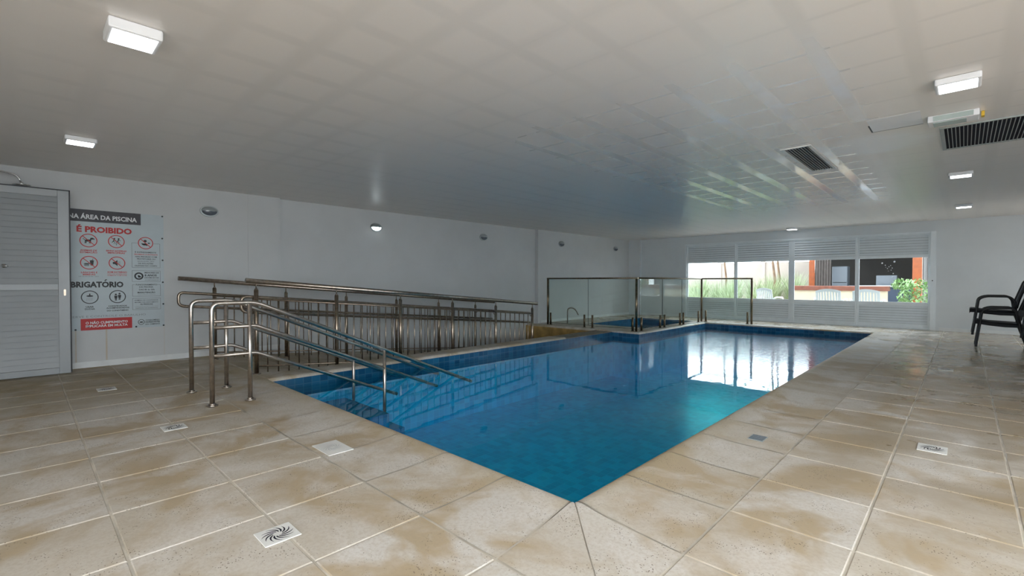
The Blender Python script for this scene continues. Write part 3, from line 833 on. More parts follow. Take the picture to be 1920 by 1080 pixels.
bulkhead(1.95, 'unlit oval wall lamp above and right of the banner')
bulkhead(4.78, 'lit oval wall lamp glowing on the left wall', True)
bulkhead(7.62, 'unlit oval wall lamp next beyond the lit one')
bulkhead(10.50, "unlit oval wall lamp above the glass fence and spout")
bulkhead(13.34, 'unlit oval wall lamp farthest away near the corner')

# emergency lamp
em = empty('emergency_light', (-.09, 5.32, CEIL), 'white emergency light box with grey lens beside the big air grille', 'emergency light')
p = MB(); p.box(-.235, .075, 5.24, 5.42, CEIL - .055, CEIL - .001); p.build('housing', M['ledbox'], em, .008)
p = MB(); p.box(-.20, .04, 5.233, 5.2395, CEIL - .050, CEIL - .012); p.box(-.20, .0, 5.27, 5.40, CEIL - .060, CEIL - .0555); p.build('lens', M['lens'], em)
p = MB(); p.box(.085, .105, 5.36, 5.42, CEIL - .04, CEIL - .001); p.build('yellow_tag', M['yellow'], em, .003)
tag(bpy.data.objects['yellow_tag'], 'small yellow tag')

# small air grille (slats along Y)
v = empty('air_grille', (-1.255, 6.15, CEIL), 'small white-framed air grille in the ceiling above the pool edge', 'air vent')
p = MB(); x0, x1, y0, y1 = -1.40, -1.12, 5.48, 6.82
z0, z1 = CEIL - .012, CEIL - .001
p.box(x0, x0 + .035, y0, y1, z0, z1); p.box(x1 - .035, x1, y0, y1, z0, z1); p.box(x0 + .035, x1 - .035, y0, y0 + .03, z0, z1); p.box(x0 + .035, x1 - .035, y1 - .03, y1, z0, z1)
p.build('frame', M['ventwhite'], v, .002)
p = MB(); p.box(x0 + .03, x1 - .03, y0 + .02, y1 - .02, CEIL - .003, CEIL - .0005); p.build('duct_shade_sheet', M['hole_shade'], v)  # black sheet stands in for the unlit duct, no hole is cut
for k in range(8):
    xx = x0 + .048 + k * .0262; p = MB(); p.box(xx, xx + .005, y0 + .03, y1 - .03, CEIL - .012, CEIL - .0035); p.build('slat', M['vent'], v)
# large air grille (slats across)
v = empty('air_grille', (.45, 6.18, CEIL), 'large dark air grille in the ceiling at the right', 'air vent')
p = MB(); x0, x1, y0, y1 = -.175, 1.15, 5.70, 6.66
p.box(x0, x0 + .03, y0, y1, z0, z1); p.box(x1 - .03, x1, y0, y1, z0, z1); p.box(x0 + .03, x1 - .03, y0, y0 + .025, z0, z1); p.box(x0 + .03, x1 - .03, y1 - .025, y1, z0, z1)
p.build('frame', M['vent'], v, .002)
p = MB(); p.box(x0 + .03, x1 - .03, y0 + .02, y1 - .02, CEIL - .003, CEIL - .0005); p.build('duct_shade_sheet', M['hole_shade'], v)  # black sheet painted as the shade behind the slats
k = 0; xx = x0 + .05
while xx < x1 - .04:
    p = MB(); p.box(xx, xx + .006, y0 + .025, y1 - .025, CEIL - .012, CEIL - .0035); p.build('slat', M['vent'], v); xx += .0262
# access hatch
hh = MB(); hh.box(-.63, -.25, 5.44, 5.452, CEIL - .003, CEIL - .0005); hh.box(-.632, -.622, 5.20, 5.44, CEIL - .003, CEIL - .0005); hh.box(-.60, -.27, 5.0, 5.42, CEIL - .002, CEIL - .0005)
hat = empty('ceiling_hatch', (-.45, 5.2, CEIL), 'flush white ceiling access hatch with a dark gap beside the filler patch', 'access hatch')
hh.bm.free()
p = MB(); p.box(-.618, -.27, 5.02, 5.436, CEIL - .002, CEIL - .0005); p.build('hatch_panel', M['ledbox'], hat)
p = MB(); p.box(-.63, -.27, 5.437, 5.449, CEIL - .0016, CEIL - .0004); p.box(-.630, -.6185, 5.20, 5.437, CEIL - .0016, CEIL - .0004); p.build('gap', M['black'], hat)

# ============================================================ DRAINS
def swirl_drain(cx_, cy_, sx, sy, label, swirl=True, grp='square white floor drains'):
    g = empty('floor_drain', (cx_, cy_, 0), label, 'floor drain', grp)
    p = MB(); p.box(cx_ - sx / 2, cx_ + sx / 2, cy_ - sy / 2, cy_ + sy / 2, .0005, .005); p.build('cover', M['drain'], g, .0015)
    p = MB(); n = 12
    for k in range(n):
        a0 = 2 * PI * k / n
        prev = None
        for i in range(7):
            t = i / 6; rr = (.018 + .047 * t); a = a0 + t * 1.0; wd = .0005 + .0042 * math.sin(PI * min(1, t * .8 + .15)) * (1 if swirl else .35)
            pc = Vector((cx_ + rr * math.cos(a), cy_ + rr * math.sin(a), .0056)); nn = Vector((-math.sin(a), math.cos(a), 0)) * wd
            cur = (p.bm.verts.new(pc - nn), p.bm.verts.new(pc + nn))
            if prev: p.bm.faces.new((prev[0], cur[0], cur[1], prev[1]))
            prev = cur
    p.build('drain_slots', M['hole_shade'] if swirl else M['lampmetal'], g)
swirl_drain(-2.173, .768, .148, .150, 'white swirl floor drain cover nearest to the camera')
swirl_drain(-3.045, 1.43, .26, .17, 'larger white floor cover beside the pool coping', False)
swirl_drain(-4.34, .79, .15, .15, 'white swirl floor drain in front of the stair handrails')
swirl_drain(-6.38, .59, .17, .15, 'white floor drain near the open white door')
swirl_drain(-.143, 4.19, .15, .18, 'white swirl floor drain on the right walkway')
swirl_drain(-.16, 8.08, .15, .19, 'white floor drain on the right walkway nearer the stacked chairs')
g = empty('skimmer_grate', (-1.05, 3.62, 0), 'small dark metal grate set in the right pool coping', 'grate')
p = MB(); p.box(-1.10, -1.0, 3.555, 3.685, .0005, .004); p.build('plate', M['lampmetal'], g)
p = MB()
for k in range(6): p.box(-1.095, -1.005, 3.565 + k * .020, 3.577 + k * .020, .0042, .0055)
p.build('grate_bar', M['frosted'], g)

# ============================================================ BANNER
BX = -8.150
ban = empty('rules_banner', (BX, .75, .48), 'pale blue-grey pool rules banner with red and black lettering on the left wall', 'sign')
p = MB(); p.box(XW + .004, BX, .13, 1.385, .483, 2.040); p.build('banner_sheet', M['banner'], ban)
INK = {}
def ink(m):
    if m not in INK: INK[m] = MB()
    return INK[m]
def B(y, z, l=1): return Vector((BX + .0006 * l, y, z))
def poly(m, pts, l=1): ink(m).face([B(a, c, l) for a, c in pts])
def rect(m, y0, y1, z0, z1, l=1): poly(m, [(y0, z0), (y1, z0), (y1, z1), (y0, z1)], l)
def ring(m, cy_, cz, r, t, l=1, n=36):
    for k in range(n):
        a, b_ = 2 * PI * k / n, 2 * PI * (k + 1) / n
        poly(m, [(cy_ + r * math.cos(a), cz + r * math.sin(a)), (cy_ + r * math.cos(b_), cz + r * math.sin(b_)), (cy_ + (r - t) * math.cos(b_), cz + (r - t) * math.sin(b_)), (cy_ + (r - t) * math.cos(a), cz + (r - t) * math.sin(a))], l)
def disc(m, cy_, cz, ry, rz=None, l=1, n=18):
    rz = rz or ry
    poly(m, [(cy_ + ry * math.cos(2 * PI * k / n), cz + rz * math.sin(2 * PI * k / n)) for k in range(n)], l)
def bar(m, a, b_, wd, l=1):
    a = Vector(a); b_ = Vector(b_); d = (b_ - a).normalized(); nn = Vector((-d.y, d.x)) * wd / 2
    poly(m, [tuple(a - nn), tuple(b_ - nn), tuple(b_ + nn), tuple(a + nn)], l)
def frame(m, y0, y1, z0, z1, t=.0028, gap=None):
    rect(m, y0, y1, z0, z0 + t)
    if gap:
        rect(m, y0, gap[0], z1 - t, z1); rect(m, gap[1], y1, z1 - t, z1)
    else: rect(m, y0, y1, z1 - t, z1)
    rect(m, y0, y0 + t, z0, z1); rect(m, y1 - t, y1, z0, z1)
INKNAME = {'ink_dark': 'charcoal', 'ink_white': 'white', 'ink_red': 'red', 'ink_black': 'black', 'ink_grey': 'grey'}
def flush(name, main=None):
    out = []; par = ban
    for m in sorted(INK, key=lambda q: q != main):
        mb = INK[m]
        for f_ in mb.bm.faces:
            f_.normal_update()
            if f_.normal.x < 0: f_.normal_flip()
        o_ = mb.build(name if par is ban else 'prohibition_ring' if m == 'ink_red' else 'pictogram_detail', M[m], par, recalc=False)
        out.append(o_)
        if main and par is ban: par = o_
    INK.clear(); return out
def text(m, s, y0, y1, zb, h, bold=0.0, l=1):
    text_(m, s, y0, y1, zb, h, bold, l); flush('lettering')
def text_(m, s, y0, y1, zb, h, bold=0.0, l=1):
    cu = bpy.data.curves.new('t', 'FONT'); cu.body = s; cu.offset = bold; cu.resolution_u = 2
    ob = bpy.data.objects.new('t', cu); col.objects.link(ob)
    bpy.context.view_layer.update()
    me = ob.evaluated_get(bpy.context.evaluated_depsgraph_get()).to_mesh()
    vs = [v.co.copy() for v in me.vertices]
    if vs:
        xa = min(v.x for v in vs); xb = max(v.x for v in vs)
        k = h / 0.70
        mb = ink(m); nv = [mb.bm.verts.new(B(y0 + (v.x - xa) / (xb - xa) * (y1 - y0), zb + v.y * k, l)) for v in vs]
        for pl in me.polygons:
            try: mb.bm.faces.new([nv[i] for i in pl.vertices])
            except ValueError: pass
    ob.to_mesh_clear(); bpy.data.objects.remove(ob); bpy.data.curves.remove(cu)
rect('ink_dark', .13, 1.131, 1.885, 2.040); flush('header_band')
text('ink_white', 'NA ÁREA DA PISCINA', .405, 1.089, 1.922, .056, .028, 2)
text('ink_red', 'É PROIBIDO', .481, 1.034, 1.754, .070, .045)
text_('ink_black', 'OBRIGATORIO', .345, .939, 1.041, .069, .045)
flush('lettering'); poly('ink_black', [(.742, 1.122), (.756, 1.122), (.776, 1.142), (.756, 1.142)]); flush('accent_mark')
# pictograms
def pic_dog(c, z):
    disc('ink_black', c, z, .030, .014); disc('ink_black', c + .038, z + .026, .018, .012); disc('ink_black', c + .054, z + .022, .012, .006)
    for dx in (-.026, -.016, .016, .026): bar('ink_black', (c + dx, z), (c + dx - .004, z - .036), .008)
    bar('ink_black', (c + .018, z + .004), (c + .036, z + .026), .014); bar('ink_black', (c - .026, z + .004), (c - .050, z + .026), .006)
def pic_run(c, z):
    for dx in (-.020, .024):
        disc('ink_black', c + dx, z + .034, .010); bar('ink_black', (c + dx, z + .024), (c + dx - .012, z - .002), .011)
        bar('ink_black', (c + dx, z + .014), (c + dx + .020, z + .010), .006); bar('ink_black', (c + dx - .012, z), (c + dx - .026, z - .018), .007); bar('ink_black', (c + dx - .010, z), (c + dx + .008, z - .016), .007)
    bar('ink_black', (c - .030, z - .030), (c + .030, z - .030), .004); bar('ink_black', (c, z - .03), (c, z - .052), .005)
def pic_food(c, z):
    disc('ink_black', c - .022, z - .018, .030, .008); bar('ink_black', (c - .048, z - .032), (c + .002, z - .032), .007); bar('ink_black', (c - .046, z - .043), (c, z - .043), .007)
    poly('ink_black', [(c + .008, z + .018), (c + .046, z + .018), (c + .040, z - .040), (c + .014, z - .040)]); disc('ink_black', c + .027, z + .020, .022, .008)
    bar('ink_black', (c + .028, z + .020), (c + .040, z + .050), .005)
def pic_sound(c, z):
    poly('ink_black', [(c - .040, z - .014), (c - .020, z - .014), (c + .008, z - .040), (c + .008, z + .040), (c - .020, z + .014), (c - .040, z + .014)])
    for q in (.020, .032): bar('ink_grey', (c + q, z - .016 - q * .3), (c + q, z + .016 + q * .3), .005)
def pic_hand(c, z):
    disc('ink_black', c - .004, z + .026, .018, .016); disc('ink_black', c - .010, z - .020, .030, .014); disc('ink_black', c + .036, z - .002, .014, .008); bar('ink_black', (c - .044, z - .010), (c + .02, z - .034), .012)
def pic_shower(c, z):
    disc('ink_black', c, z + .018, .034, .010); bar('ink_black', (c, z + .020), (c, z + .050), .011)
    for q in range(5): bar('ink_grey', (c - .026 + q * .013, z - .002), (c - .032 + q * .013, z - .042), .0025)
def pic_pair(c, z):
    for dx, dz in ((-.018, -.004), (.020, .006)):
        disc('ink_black', c + dx, z + .034 + dz, .011); poly('ink_black', [(c + dx - .017, z + .018 + dz), (c + dx + .017, z + .018 + dz), (c + dx + .013, z - .020 + dz), (c + dx - .013, z - .020 + dz)]); bar('ink_black', (c + dx - .005, z - .018 + dz), (c + dx - .005, z - .048 + dz), .008); bar('ink_black', (c + dx + .005, z - .018 + dz), (c + dx + .005, z - .048 + dz), .008)
for fn, py_, pz_, cy_, cz, r, m in ((pic_dog, .590, 1.643, .594, 1.643, .087, 'ink_red'), (pic_run, .871, 1.648, .871, 1.646, .086, 'ink_red'), (pic_food, .597, 1.362, .597, 1.357, .087, 'ink_red'),
        (pic_sound, .872, 1.360, .875, 1.360, .086, 'ink_red'), (pic_hand, 1.181, 1.645, 1.181, 1.643, .084, 'ink_red'), (pic_shower, .600, .908, .600, .911, .086, 'ink_black'), (pic_pair, .877, .912, .877, .912, .086, 'ink_black')):
    fn(py_, pz_); ring(m, cy_, cz, r, .010, 2)
    if m == 'ink_red': bar(m, (cy_ - r * .66, cz + r * .66), (cy_ + r * .66, cz - r * .66), .009, 3)
    flush('pictogram', 'ink_black')
for m, s, a, b_, z_, h, bo in (
    ('ink_red', 'ANIMAIS DE', .513, .676, 1.507, .020, .03), ('ink_red', 'ESTIMAÇÃO', .512, .677, 1.480, .020, .03),
    ('ink_red', 'BRINCADEIRAS', .767, .975, 1.511, .020, .03), ('ink_red', 'IMPRÓPRIAS', .781, .959, 1.484, .020, .03),
    ('ink_red', 'LANCHES E', .519, .677, 1.222, .020, .03), ('ink_red', 'BEBIDAS', .536, .657, 1.195, .020, .03), ('ink_grey', 'DE QUALQUER TIPO', .497, .691, 1.174, .011, .02),
    ('ink_red', 'SOM EXTERNO', .776, .977, 1.229, .020, .03), ('ink_red', 'USO DE APARELHOS', .776, .976, 1.209, .011, .02), ('ink_red', 'SOMENTE COM FONE', .776, .976, 1.189, .011, .02),
    ('ink_black', 'USAR', .560, .638, .776, .020, .03), ('ink_black', 'DUCHA', .551, .648, .748, .020, .03),
    ('ink_black', 'CONVIDADOS', .781, .972, .780, .018, .03), ('ink_black', 'ACOMPANHADOS', .761, .997, .754, .018, .03), ('ink_black', 'DO CONDÔMINO', .767, .988, .720, .018, .03),
    ('ink_grey', 'PRESERVE E CONTROLE O BARULHO', .330, 1.175, .648, .026, .0),
    ('ink_black', 'É EXPRESSAMENTE', 1.065, 1.298, 1.507, .017, .02), ('ink_red', 'PROIBIDO A ENTRADA', 1.058, 1.315, 1.477, .017, .02), ('ink_black', 'NAS PISCINAS COM', 1.068, 1.305, 1.446, .017, .02),
    ('ink_black', 'PROTETORES OU', 1.086, 1.289, 1.415, .017, .02), ('ink_grey', 'QUALQUER TIPO', 1.090, 1.274, 1.384, .017, .02), ('ink_black', 'DE SOLUÇÕES', 1.100, 1.264, 1.353, .017, .02), ('ink_black', 'OLEOSAS NO CORPO', 1.060, 1.307, 1.322, .017, .02),
    ('ink_black', 'MENORES DE', 1.167, 1.325, 1.227, .018, .02), ('ink_black', '8 ANOS', 1.167, 1.301, 1.186, .027, .03), ('ink_black', 'DEVEM ESTAR', 1.166, 1.327, 1.158, .016, .02), ('ink_grey', 'ACOMPANHADOS', 1.166, 1.324, 1.128, .014, .02),
    ('ink_black', 'FUNCIONAMENTO', 1.070, 1.307, 1.061, .019, .02), ('ink_black', 'DA PISCINA', 1.107, 1.261, 1.030, .018, .02), ('ink_black', 'DAS 8h às 20h', 1.104, 1.275, .993, .019, .02), ('ink_black', 'MANUTENÇÃO', 1.088, 1.282, .953, .020, .03), ('ink_grey', 'SEGUNDAS-FEIRAS', 1.090, 1.284, .930, .010, .0),
    ('ink_black', 'NÚMERO DE CONVIDADOS', 1.054, 1.314, .850, .014, .01), ('ink_black', 'MÁXIMO POR APARTAMENTO', 1.056, 1.314, .822, .014, .01), ('ink_black', '02 PESSOAS', 1.117, 1.254, .792, .019, .02), ('ink_grey', 'CONFORME REGIMENTO INTERNO', 1.058, 1.316, .767, .010, .0), ('ink_black', 'RESPEITE OS HORÁRIOS', 1.066, 1.309, .743, .011, .0),
    ('ink_black', 'CONDOMÍNIO', 1.171, 1.329, .571, .017, .02), ('ink_black', 'HORIZONTES', 1.170, 1.332, .544, .019, .03), ('ink_black', 'DO CAMINHO', 1.170, 1.332, .515, .017, .02)):
    text(m, s, a, b_, z_, h, bo)
frame('ink_dark', 1.030, 1.342, 1.305, 1.640, gap=(1.095, 1.267)); flush('text_frame')
frame('ink_dark', 1.030, 1.342, 1.111, 1.263); flush('text_frame')
frame('ink_dark', 1.032, 1.343, .911, 1.072, gap=(1.062, 1.312)); flush('text_frame')
frame('ink_dark', 1.032, 1.343, .728, .885); flush('text_frame')
ring('ink_black', 1.104, 1.188, .050, .018); disc('ink_black', 1.110, 1.180, .018, .012); poly('ink_black', [(1.09, 1.20), (1.11, 1.20), (1.118, 1.172), (1.10, 1.165)]); flush('pictogram')
rect('ink_red', .509, 1.026, .484, .633, 1); flush('red_band')
text('ink_white', 'O NÃO CUMPRIMENTO', .556, .980, .563, .030, .03, 2); text('ink_white', 'IMPLICARÁ EM MULTA', .556, .979, .520, .030, .03, 2)
ring('ink_black', 1.125, .558, .036, .006); disc('ink_black', 1.125, .556, .020, .008); flush('emblem')
for y_, z_ in ((1.371, 2.028), (1.368, 1.718), (1.370, 1.412), (1.370, 1.103), (1.373, .798), (1.374, .497), (1.069, .497), (.460, .497), (1.062, 2.029), (.754, 2.026)):
    p = MB(); p.tube([(BX - .002, y_, z_), (BX + .006, y_, z_)], .011, 10); p.build('fixing_screw', M['black'], ban)

# ============================================================ STACKED BLACK CHAIRS (face -X)
def arm_chair(loc, label, grp):
    g = empty('stacking_armchair', (0, 0, 0), label, 'chair', grp)
    W = .27
    for s in (-1, 1):
        y = s * W
        p = MB(); p.tube(fillet([(.04, y, .0), (-.03 + .07, y * 1.0, .02), (.085, y, .40), (.11, y, .62), (.20, y, .665), (.47, y, .665), (.53, y, .60), (.55, y, .42)], .06, 5), .0185, 10)
        p.build('arm_frame', M['chair_frame'], g)
        p = MB(); p.tube(fillet([(.66, y * .95, .0), (.54, y * .95, .42), (.57, y * .92, .60), (.66, y * .88, .90), (.685, y * .86, .93)], .05, 5), .0185, 10)
        p.build('rear_leg', M['chair_frame'], g)
        p = MB(); p.tube([(.02, y * .96, .445), (.10, y * .96, .425), (.54, y * .96, .405)], .0125, 10); p.build('seat_rail', M['chair_frame'], g)
    p = MB(); rows = []
    for x, z in ((.0, .435), (.012, .455), (.06, .455), (.20, .432), (.38, .415), (.53, .415)): rows.append((x, z))
    def sheet(rows, wd, th, name):
        p = MB(); n = 6; G1 = []
        for x, z in rows:
            G1.append([(x, -wd + 2 * wd * k / n, z - .012 * math.sin(PI * k / n)) for k in range(n + 1)])
        top = [[p.bm.verts.new(v) for v in r] for r in G1]; bot = [[p.bm.verts.new((v[0] + th[0], v[1], v[2] - th[1])) for v in r] for r in G1]
        for a in range(len(rows) - 1):
            for k in range(n):
                p.bm.faces.new((top[a][k], top[a][k + 1], top[a + 1][k + 1], top[a + 1][k])).smooth = True
                p.bm.faces.new((bot[a][k], bot[a + 1][k], bot[a + 1][k + 1], bot[a][k + 1])).smooth = True
            p.bm.faces.new((top[a][0], top[a + 1][0], bot[a + 1][0], bot[a][0])); p.bm.faces.new((top[a][n], bot[a][n], bot[a + 1][n], top[a + 1][n]))
        for k in range(n):
            p.bm.faces.new((top[0][k], bot[0][k], bot[0][k + 1], top[0][k + 1])); p.bm.faces.new((top[-1][k], top[-1][k + 1], bot[-1][k + 1], bot[-1][k]))
        return p.build(name, M['chair_black'], g)
    sheet(rows, W - .015, (0, .066), 'seat')
    sheet([(.545, .47), (.57, .60), (.615, .75), (.66, .89), (.685, .935), (.70, .93)], W - .035, (.030, 0), 'backrest')
    g.location = loc
    return g
base = (.115, 11.60, 0)
c0 = arm_chair(base, 'black fabric armchair on the floor, lower one of the stack by the far wall', 'stacked black armchairs')
def chair_copy(loc, rz, label):
    c = copy_tree(c0); c.location = loc; c.rotation_euler = (0, 0, rz); c['label'] = label
chair_copy((.070, 11.603, .198), 0, 'black fabric armchair on top of the stack by the far wall')
chair_copy((.72, 10.95, 0), R(8), 'black fabric armchair on the floor, cut by the right picture edge')
chair_copy((.675, 10.96, .198), R(8), 'black fabric armchair on top of the stack cut by the right picture edge')

# ============================================================ OUTSIDE
gmb = MB(); gmb.box(-22, 14, YW + .2, 34, -.14, -.06); gmb.box(XE + .2, 14, -12, YW + .2, -.14, -.06); gmb.box(XW - .25, XE + .2, -12, YB - .2, -.14, -.06)
gnd = gmb.build('floor_outside', M['paving']); struct(gnd)
def plastic_chair(loc, rz, label, wd=1.0):
    g = empty('garden_chair', (0, 0, 0), label, 'chair', 'white plastic garden chairs outside the window')
    W = .25
    for sx in (-1, 1):
        for y0, y1 in ((-.24, -.20), (.20, .25)):
            p = MB(); p.tube([(sx * W, y0, 0), (sx * (W - .03), y1 * .8, .42)], [.022, .028], 8); p.build('leg', M['plastic'], g)
        p = MB(); p.tube(fillet([(sx * (W + .01), -.20, .40), (sx * (W + .03), -.20, .64), (sx * (W + .03), .16, .66), (sx * (W - .01), .26, .62)], .06, 4), .022, 8, flat=.6); p.build('armrest', M['plastic'], g)
    p = MB(); p.box(-W, W, -.24, .22, .41, .435); p.build('seat', M['plastic'], g, .01)
    p = MB()
    def bk(x, z):                                    # curved, raked back surface
        return Vector((x, .22 + (z - .43) * .28 - .35 * x * x, z))
    zt = lambda x: .925 - .9 * x * x * 1.2
    n = 9
    xsx = [-.225 + .45 * k / n for k in range(n + 1)]
    def pan(x0, x1, z0a, z0b, z1a, z1b, th=.014):
        v = [bk(x0, z0a), bk(x1, z0b), bk(x1, z1b), bk(x0, z1a)]
        a = [p.bm.verts.new(q) for q in v]; c = [p.bm.verts.new(q + Vector((0, th, 0))) for q in v]
        p.bm.faces.new(a); p.bm.faces.new(list(reversed(c)))
        for q in range(4): p.bm.faces.new((a[q], c[q], c[(q + 1) % 4], a[(q + 1) % 4]))
    for k in range(n):
        x0, x1 = xsx[k], xsx[k + 1]
        pan(x0, x1, zt(x0) - .075, zt(x1) - .075, zt(x0), zt(x1))
        pan(x0, x1, .44, .44, .50, .50)
        if k in (0, n - 1): pan(x0, x1, .50, .50, zt(x0) - .075, zt(x1) - .075)
        else: pan(x0 + .009, x1 - .009, .50, .50, zt(x0) - .075, zt(x1) - .075)
    p.build('slatted_back', M['plastic'], g)
    g.location = loc; g.rotation_euler = (0, 0, rz); g.scale = (wd, 1, 1)
    return g
plastic_chair((-4.10, 15.15, .0), R(168), 'white plastic slatted chair outside the second window pane from the left')
plastic_chair((-2.60, 15.10, -.01), R(180), 'white plastic chair outside the third window pane in front of brick planter', 1.25)
plastic_chair((-1.80, 15.10, -.01), R(182), 'white plastic chair outside the rightmost window pane', 1.25)

g = empty('brick_edged_planter', (-2.8, 16.6, 0), 'low cream wall with a red brick edge outside behind the white chairs', 'low wall')
p = MB(); p.box(-3.86, -1.55, 16.5, 16.9, -.06, .84); p.build('wall_body', M['cream'], g)
p = MB(); p.box(-3.90, -1.50, 16.46, 16.94, .84, .975); p.build('brick_edge', M['brick'], g, .01)
g = empty('garden_wall', (-11, 21, 0), 'pale pinkish boundary wall beyond the tall grass outside', 'garden wall')
p = MB(); p.box(-20, -4.2, 20.6, 20.8, -.06, 1.86); p.build('wall_body', M['fence_wall'], g)
p = MB()
for x in (-18, -15, -12, -9.3, -7.6, -5.9): p.box(x, x + .16, 20.55, 20.86, -.06, 1.90)
p.build('pilaster', M['fence_wall'], g)

def post(x0, x1, y, label, h=3.2):
    g = MB(); g.box(x0, x1, y, y + (x1 - x0), -.06, h)
    return tag(g.build('timber_post', M['orange_wood'], bevel=.01), label, 'post', 'orange timber posts outside')
post(-3.62, -3.48, 17.6, 'thin orange timber post outside left of the dark kiosk')
post(-1.07, -.86, 17.6, 'thick orange timber post outside right of the dark kiosk')
# dark kiosk
g = empty('barbecue_kiosk', (-2.6, 20.5, 0), 'dark open barbecue shelter outside with taupe curtain at its left', 'shelter')
p = MB(); p.box(-4.0, -.4, 21.4, 21.6, -.06, 3.4); p.build('back_wall', M['dark_wall'], g)
p = MB(); p.box(-4.2, -.2, 18.6, 21.7, 2.55, 2.75); p.build('roof', M['dark_wall'], g)
p = MB(); p.box(-1.00, -.88, 18.6, 21.4, -.06, 2.55); p.build('side_wall', M['dark_wall'], g)
p = MB()
n = 26; prev = None
for k in range(n + 1):
    x = -3.72 + .46 * k / n; y = 18.9 + .035 * math.sin(k * 1.45)
    cur = (p.bm.verts.new((x, y, .0)), p.bm.verts.new((x + .02, y, 2.55)), p.bm.verts.new((x, y + .012, .0)), p.bm.verts.new((x + .02, y + .012, 2.55)))
    if prev: p.bm.faces.new((prev[0], cur[0], cur[1], prev[1])).smooth = True; p.bm.faces.new((prev[2], prev[3], cur[3], cur[2])).smooth = True
    prev = cur
p.build('curtain', M['taupe'], g)
g = empty('refrigerator', (-3.0, 19.6, 0), 'white refrigerator standing in the dark kiosk outside', 'refrigerator')
p = MB(); p.box(-3.30, -2.86, 19.4, 19.9, .0, 1.62); p.build('body', M['fridge'], g, .02)
p = MB(); p.box(-3.29, -2.87, 19.36, 19.398, .03, 1.05); p.box(-3.29, -2.87, 19.36, 19.398, 1.08, 1.60); p.build('door', M['fridge'], g, .01)
g = empty('kiosk_counter', (-1.6, 19.2, 0), 'dark blue-grey counter outside behind the round white table', 'counter')
p = MB(); p.box(-2.75, -.9, 19.2, 19.7, -.06, .92); p.build('cabinet', M['navy'], g)
p = MB(); p.box(-2.80, -.85, 19.15, 19.75, .92, .97); p.build('worktop', M['fridge'], g)
g = MB(); g.box(-2.08, -1.55, 19.35, 19.6, .972, 1.30)
tag(g.build('counter_box', M['fridge'], bevel=.01), 'pale box appliance on the counter in the dark kiosk', 'box')
g = empty('garden_table', (-1.65, 17.3, 0), 'round white table outside beyond the right chair', 'table')
p = MB(); p.cyl((-1.75, 17.60), .60, .955, .985, 40); p.build('table_top', M['plastic'], g)
p = MB(); p.cyl((-1.75, 17.60), .05, -.06, .955, 16); p.cyl((-1.75, 17.60), .28, -.06, -.03, 24); p.build('pedestal', M['plastic'], g)

# grass clumps and shrubs
p = MB()
gx = [(-8.2, 18.6, 1.35), (-7.5, 18.0, 1.30), (-6.8, 18.4, 1.35), (-6.1, 17.8, 1.30), (-5.4, 18.2, 1.45), (-4.8, 17.6, 1.50), (-4.2, 18.2, 1.60), (-5.1, 19.4, 1.7), (-6.5, 19.4, 1.55), (-7.8, 19.5, 1.5), (-4.4, 19.3, 1.75), (-5.8, 16.8, 1.0), (-6.9, 16.9, 1.0), (-4.9, 16.7, 1.1), (-9.0, 18.2, 1.2), (-9.6, 19.0, 1.2)]
for x, y, hh_ in gx:
    for i in range(330):
        a = random.uniform(0, 2 * PI); r = random.uniform(0, .17)
        bx, by = x + r * math.cos(a), y + r * math.sin(a)
        L = hh_ * random.uniform(.6, 1.1); d = random.uniform(.1, .62)
        b2 = a + random.uniform(-.6, .6); prev = None
        ww = .012 * random.uniform(.7, 1.3); px_, py_ = -math.sin(b2), math.cos(b2)
        for t in (0, .35, .7, 1.0):
            cx_, cy_, cz = bx + d * t * t * math.cos(b2), by + d * t * t * math.sin(b2), -.06 + L * (t - .18 * t * t)
            q = ww * (1 - t * .9)
            cur = (p.bm.verts.new((cx_ - px_ * q, cy_ - py_ * q, cz)), p.bm.verts.new((cx_ + px_ * q, cy_ + py_ * q, cz)))
            if prev: p.bm.faces.new((prev[0], cur[0], cur[1], prev[1]))
            prev = cur
tag(p.build('ornamental_grass', M['grass'], recalc=False), 'tall arching green grass growing in front of the pinkish garden wall', 'grass', kind='stuff')
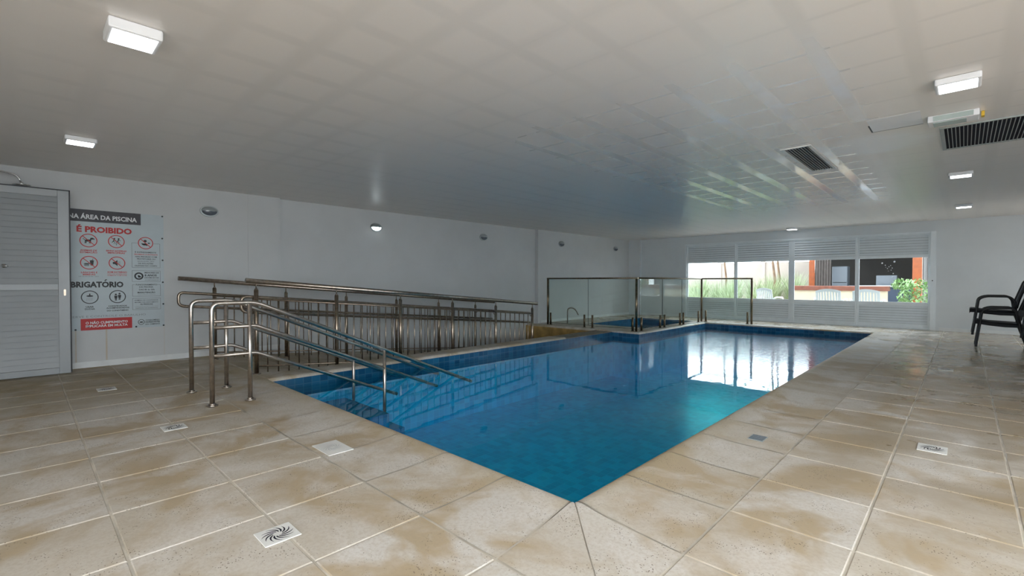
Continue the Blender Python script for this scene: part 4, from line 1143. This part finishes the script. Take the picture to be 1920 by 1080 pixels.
def shrub(x, y, z, r, n, label, s=.05):
    g = empty('leafy_shrub', (x, y, -.06), label, 'shrub')
    p = MB()
    for i in range(n):
        v = Vector((random.gauss(0, 1), random.gauss(0, 1), random.gauss(0, 1))).normalized() * (random.uniform(.4, 1) ** .6)
        c = Vector((x + v.x * r[0], y + v.y * r[1], z + v.z * r[2]))
        m = Matrix.Rotation(random.uniform(0, 6.3), 3, 'Z') @ Matrix.Rotation(random.uniform(-1.2, 1.2), 3, 'X')
        k = s * random.uniform(.6, 1.3)
        p.face([c + m @ Vector(q) * k for q in ((0, -1, 0), (.38, -.2, .1), (.25, .5, .05), (0, 1, -.05), (-.25, .5, .05), (-.38, -.2, .1))])
    p.build('foliage', M['leaf'], g, recalc=False)
    p = MB(); p.tube([(x, y, -.06), (x + .03, y, z)], [.03, .015], 8); p.build('stem', M['trunk'], g)
shrub(-.88, 16.3, .72, (.42, .35, .46), 900, 'bright green leafy shrub outside at the right end of the window', .055)
shrub(-1.22, 16.9, 1.02, (.26, .25, .16), 260, 'small pale green shrub outside left of the thick orange post', .06)
for i, (x, y, lab) in enumerate([(-7.05, 19.9, 'thin bare young tree outside the leftmost window pane'), (-5.15, 20.1, 'slim young tree trunk outside the second window pane'), (-4.95, 18.7, 'brown tree trunk outside left of the thin orange post')]):
    g = empty('young_tree', (x, y, -.06), lab, 'tree')
    p = MB(); p.tube([(x, y, -.06), (x + .05, y, 1.2), (x - .02, y, 1.8), (x + .06, y, 3.4)], [.05, .04, .035, .02], 8); p.build('trunk', M['trunk'], g)
    p = MB()
    for k in range(60):
        a = random.uniform(0, 6.28); zz = random.uniform(2.1, 3.5); c = Vector((x + random.gauss(0, .35), y + random.gauss(0, .35), zz)); q = .09
        p.face([c, c + Vector((q * math.cos(a), q * math.sin(a), .02)), c + Vector((q * 1.6 * math.cos(a + .4), q * 1.6 * math.sin(a + .4), -.03)), c + Vector((q * .5 * math.cos(a + .9), q * .5 * math.sin(a + .9), -.02))])
    p.build('foliage', M['leaf'], g, recalc=False)
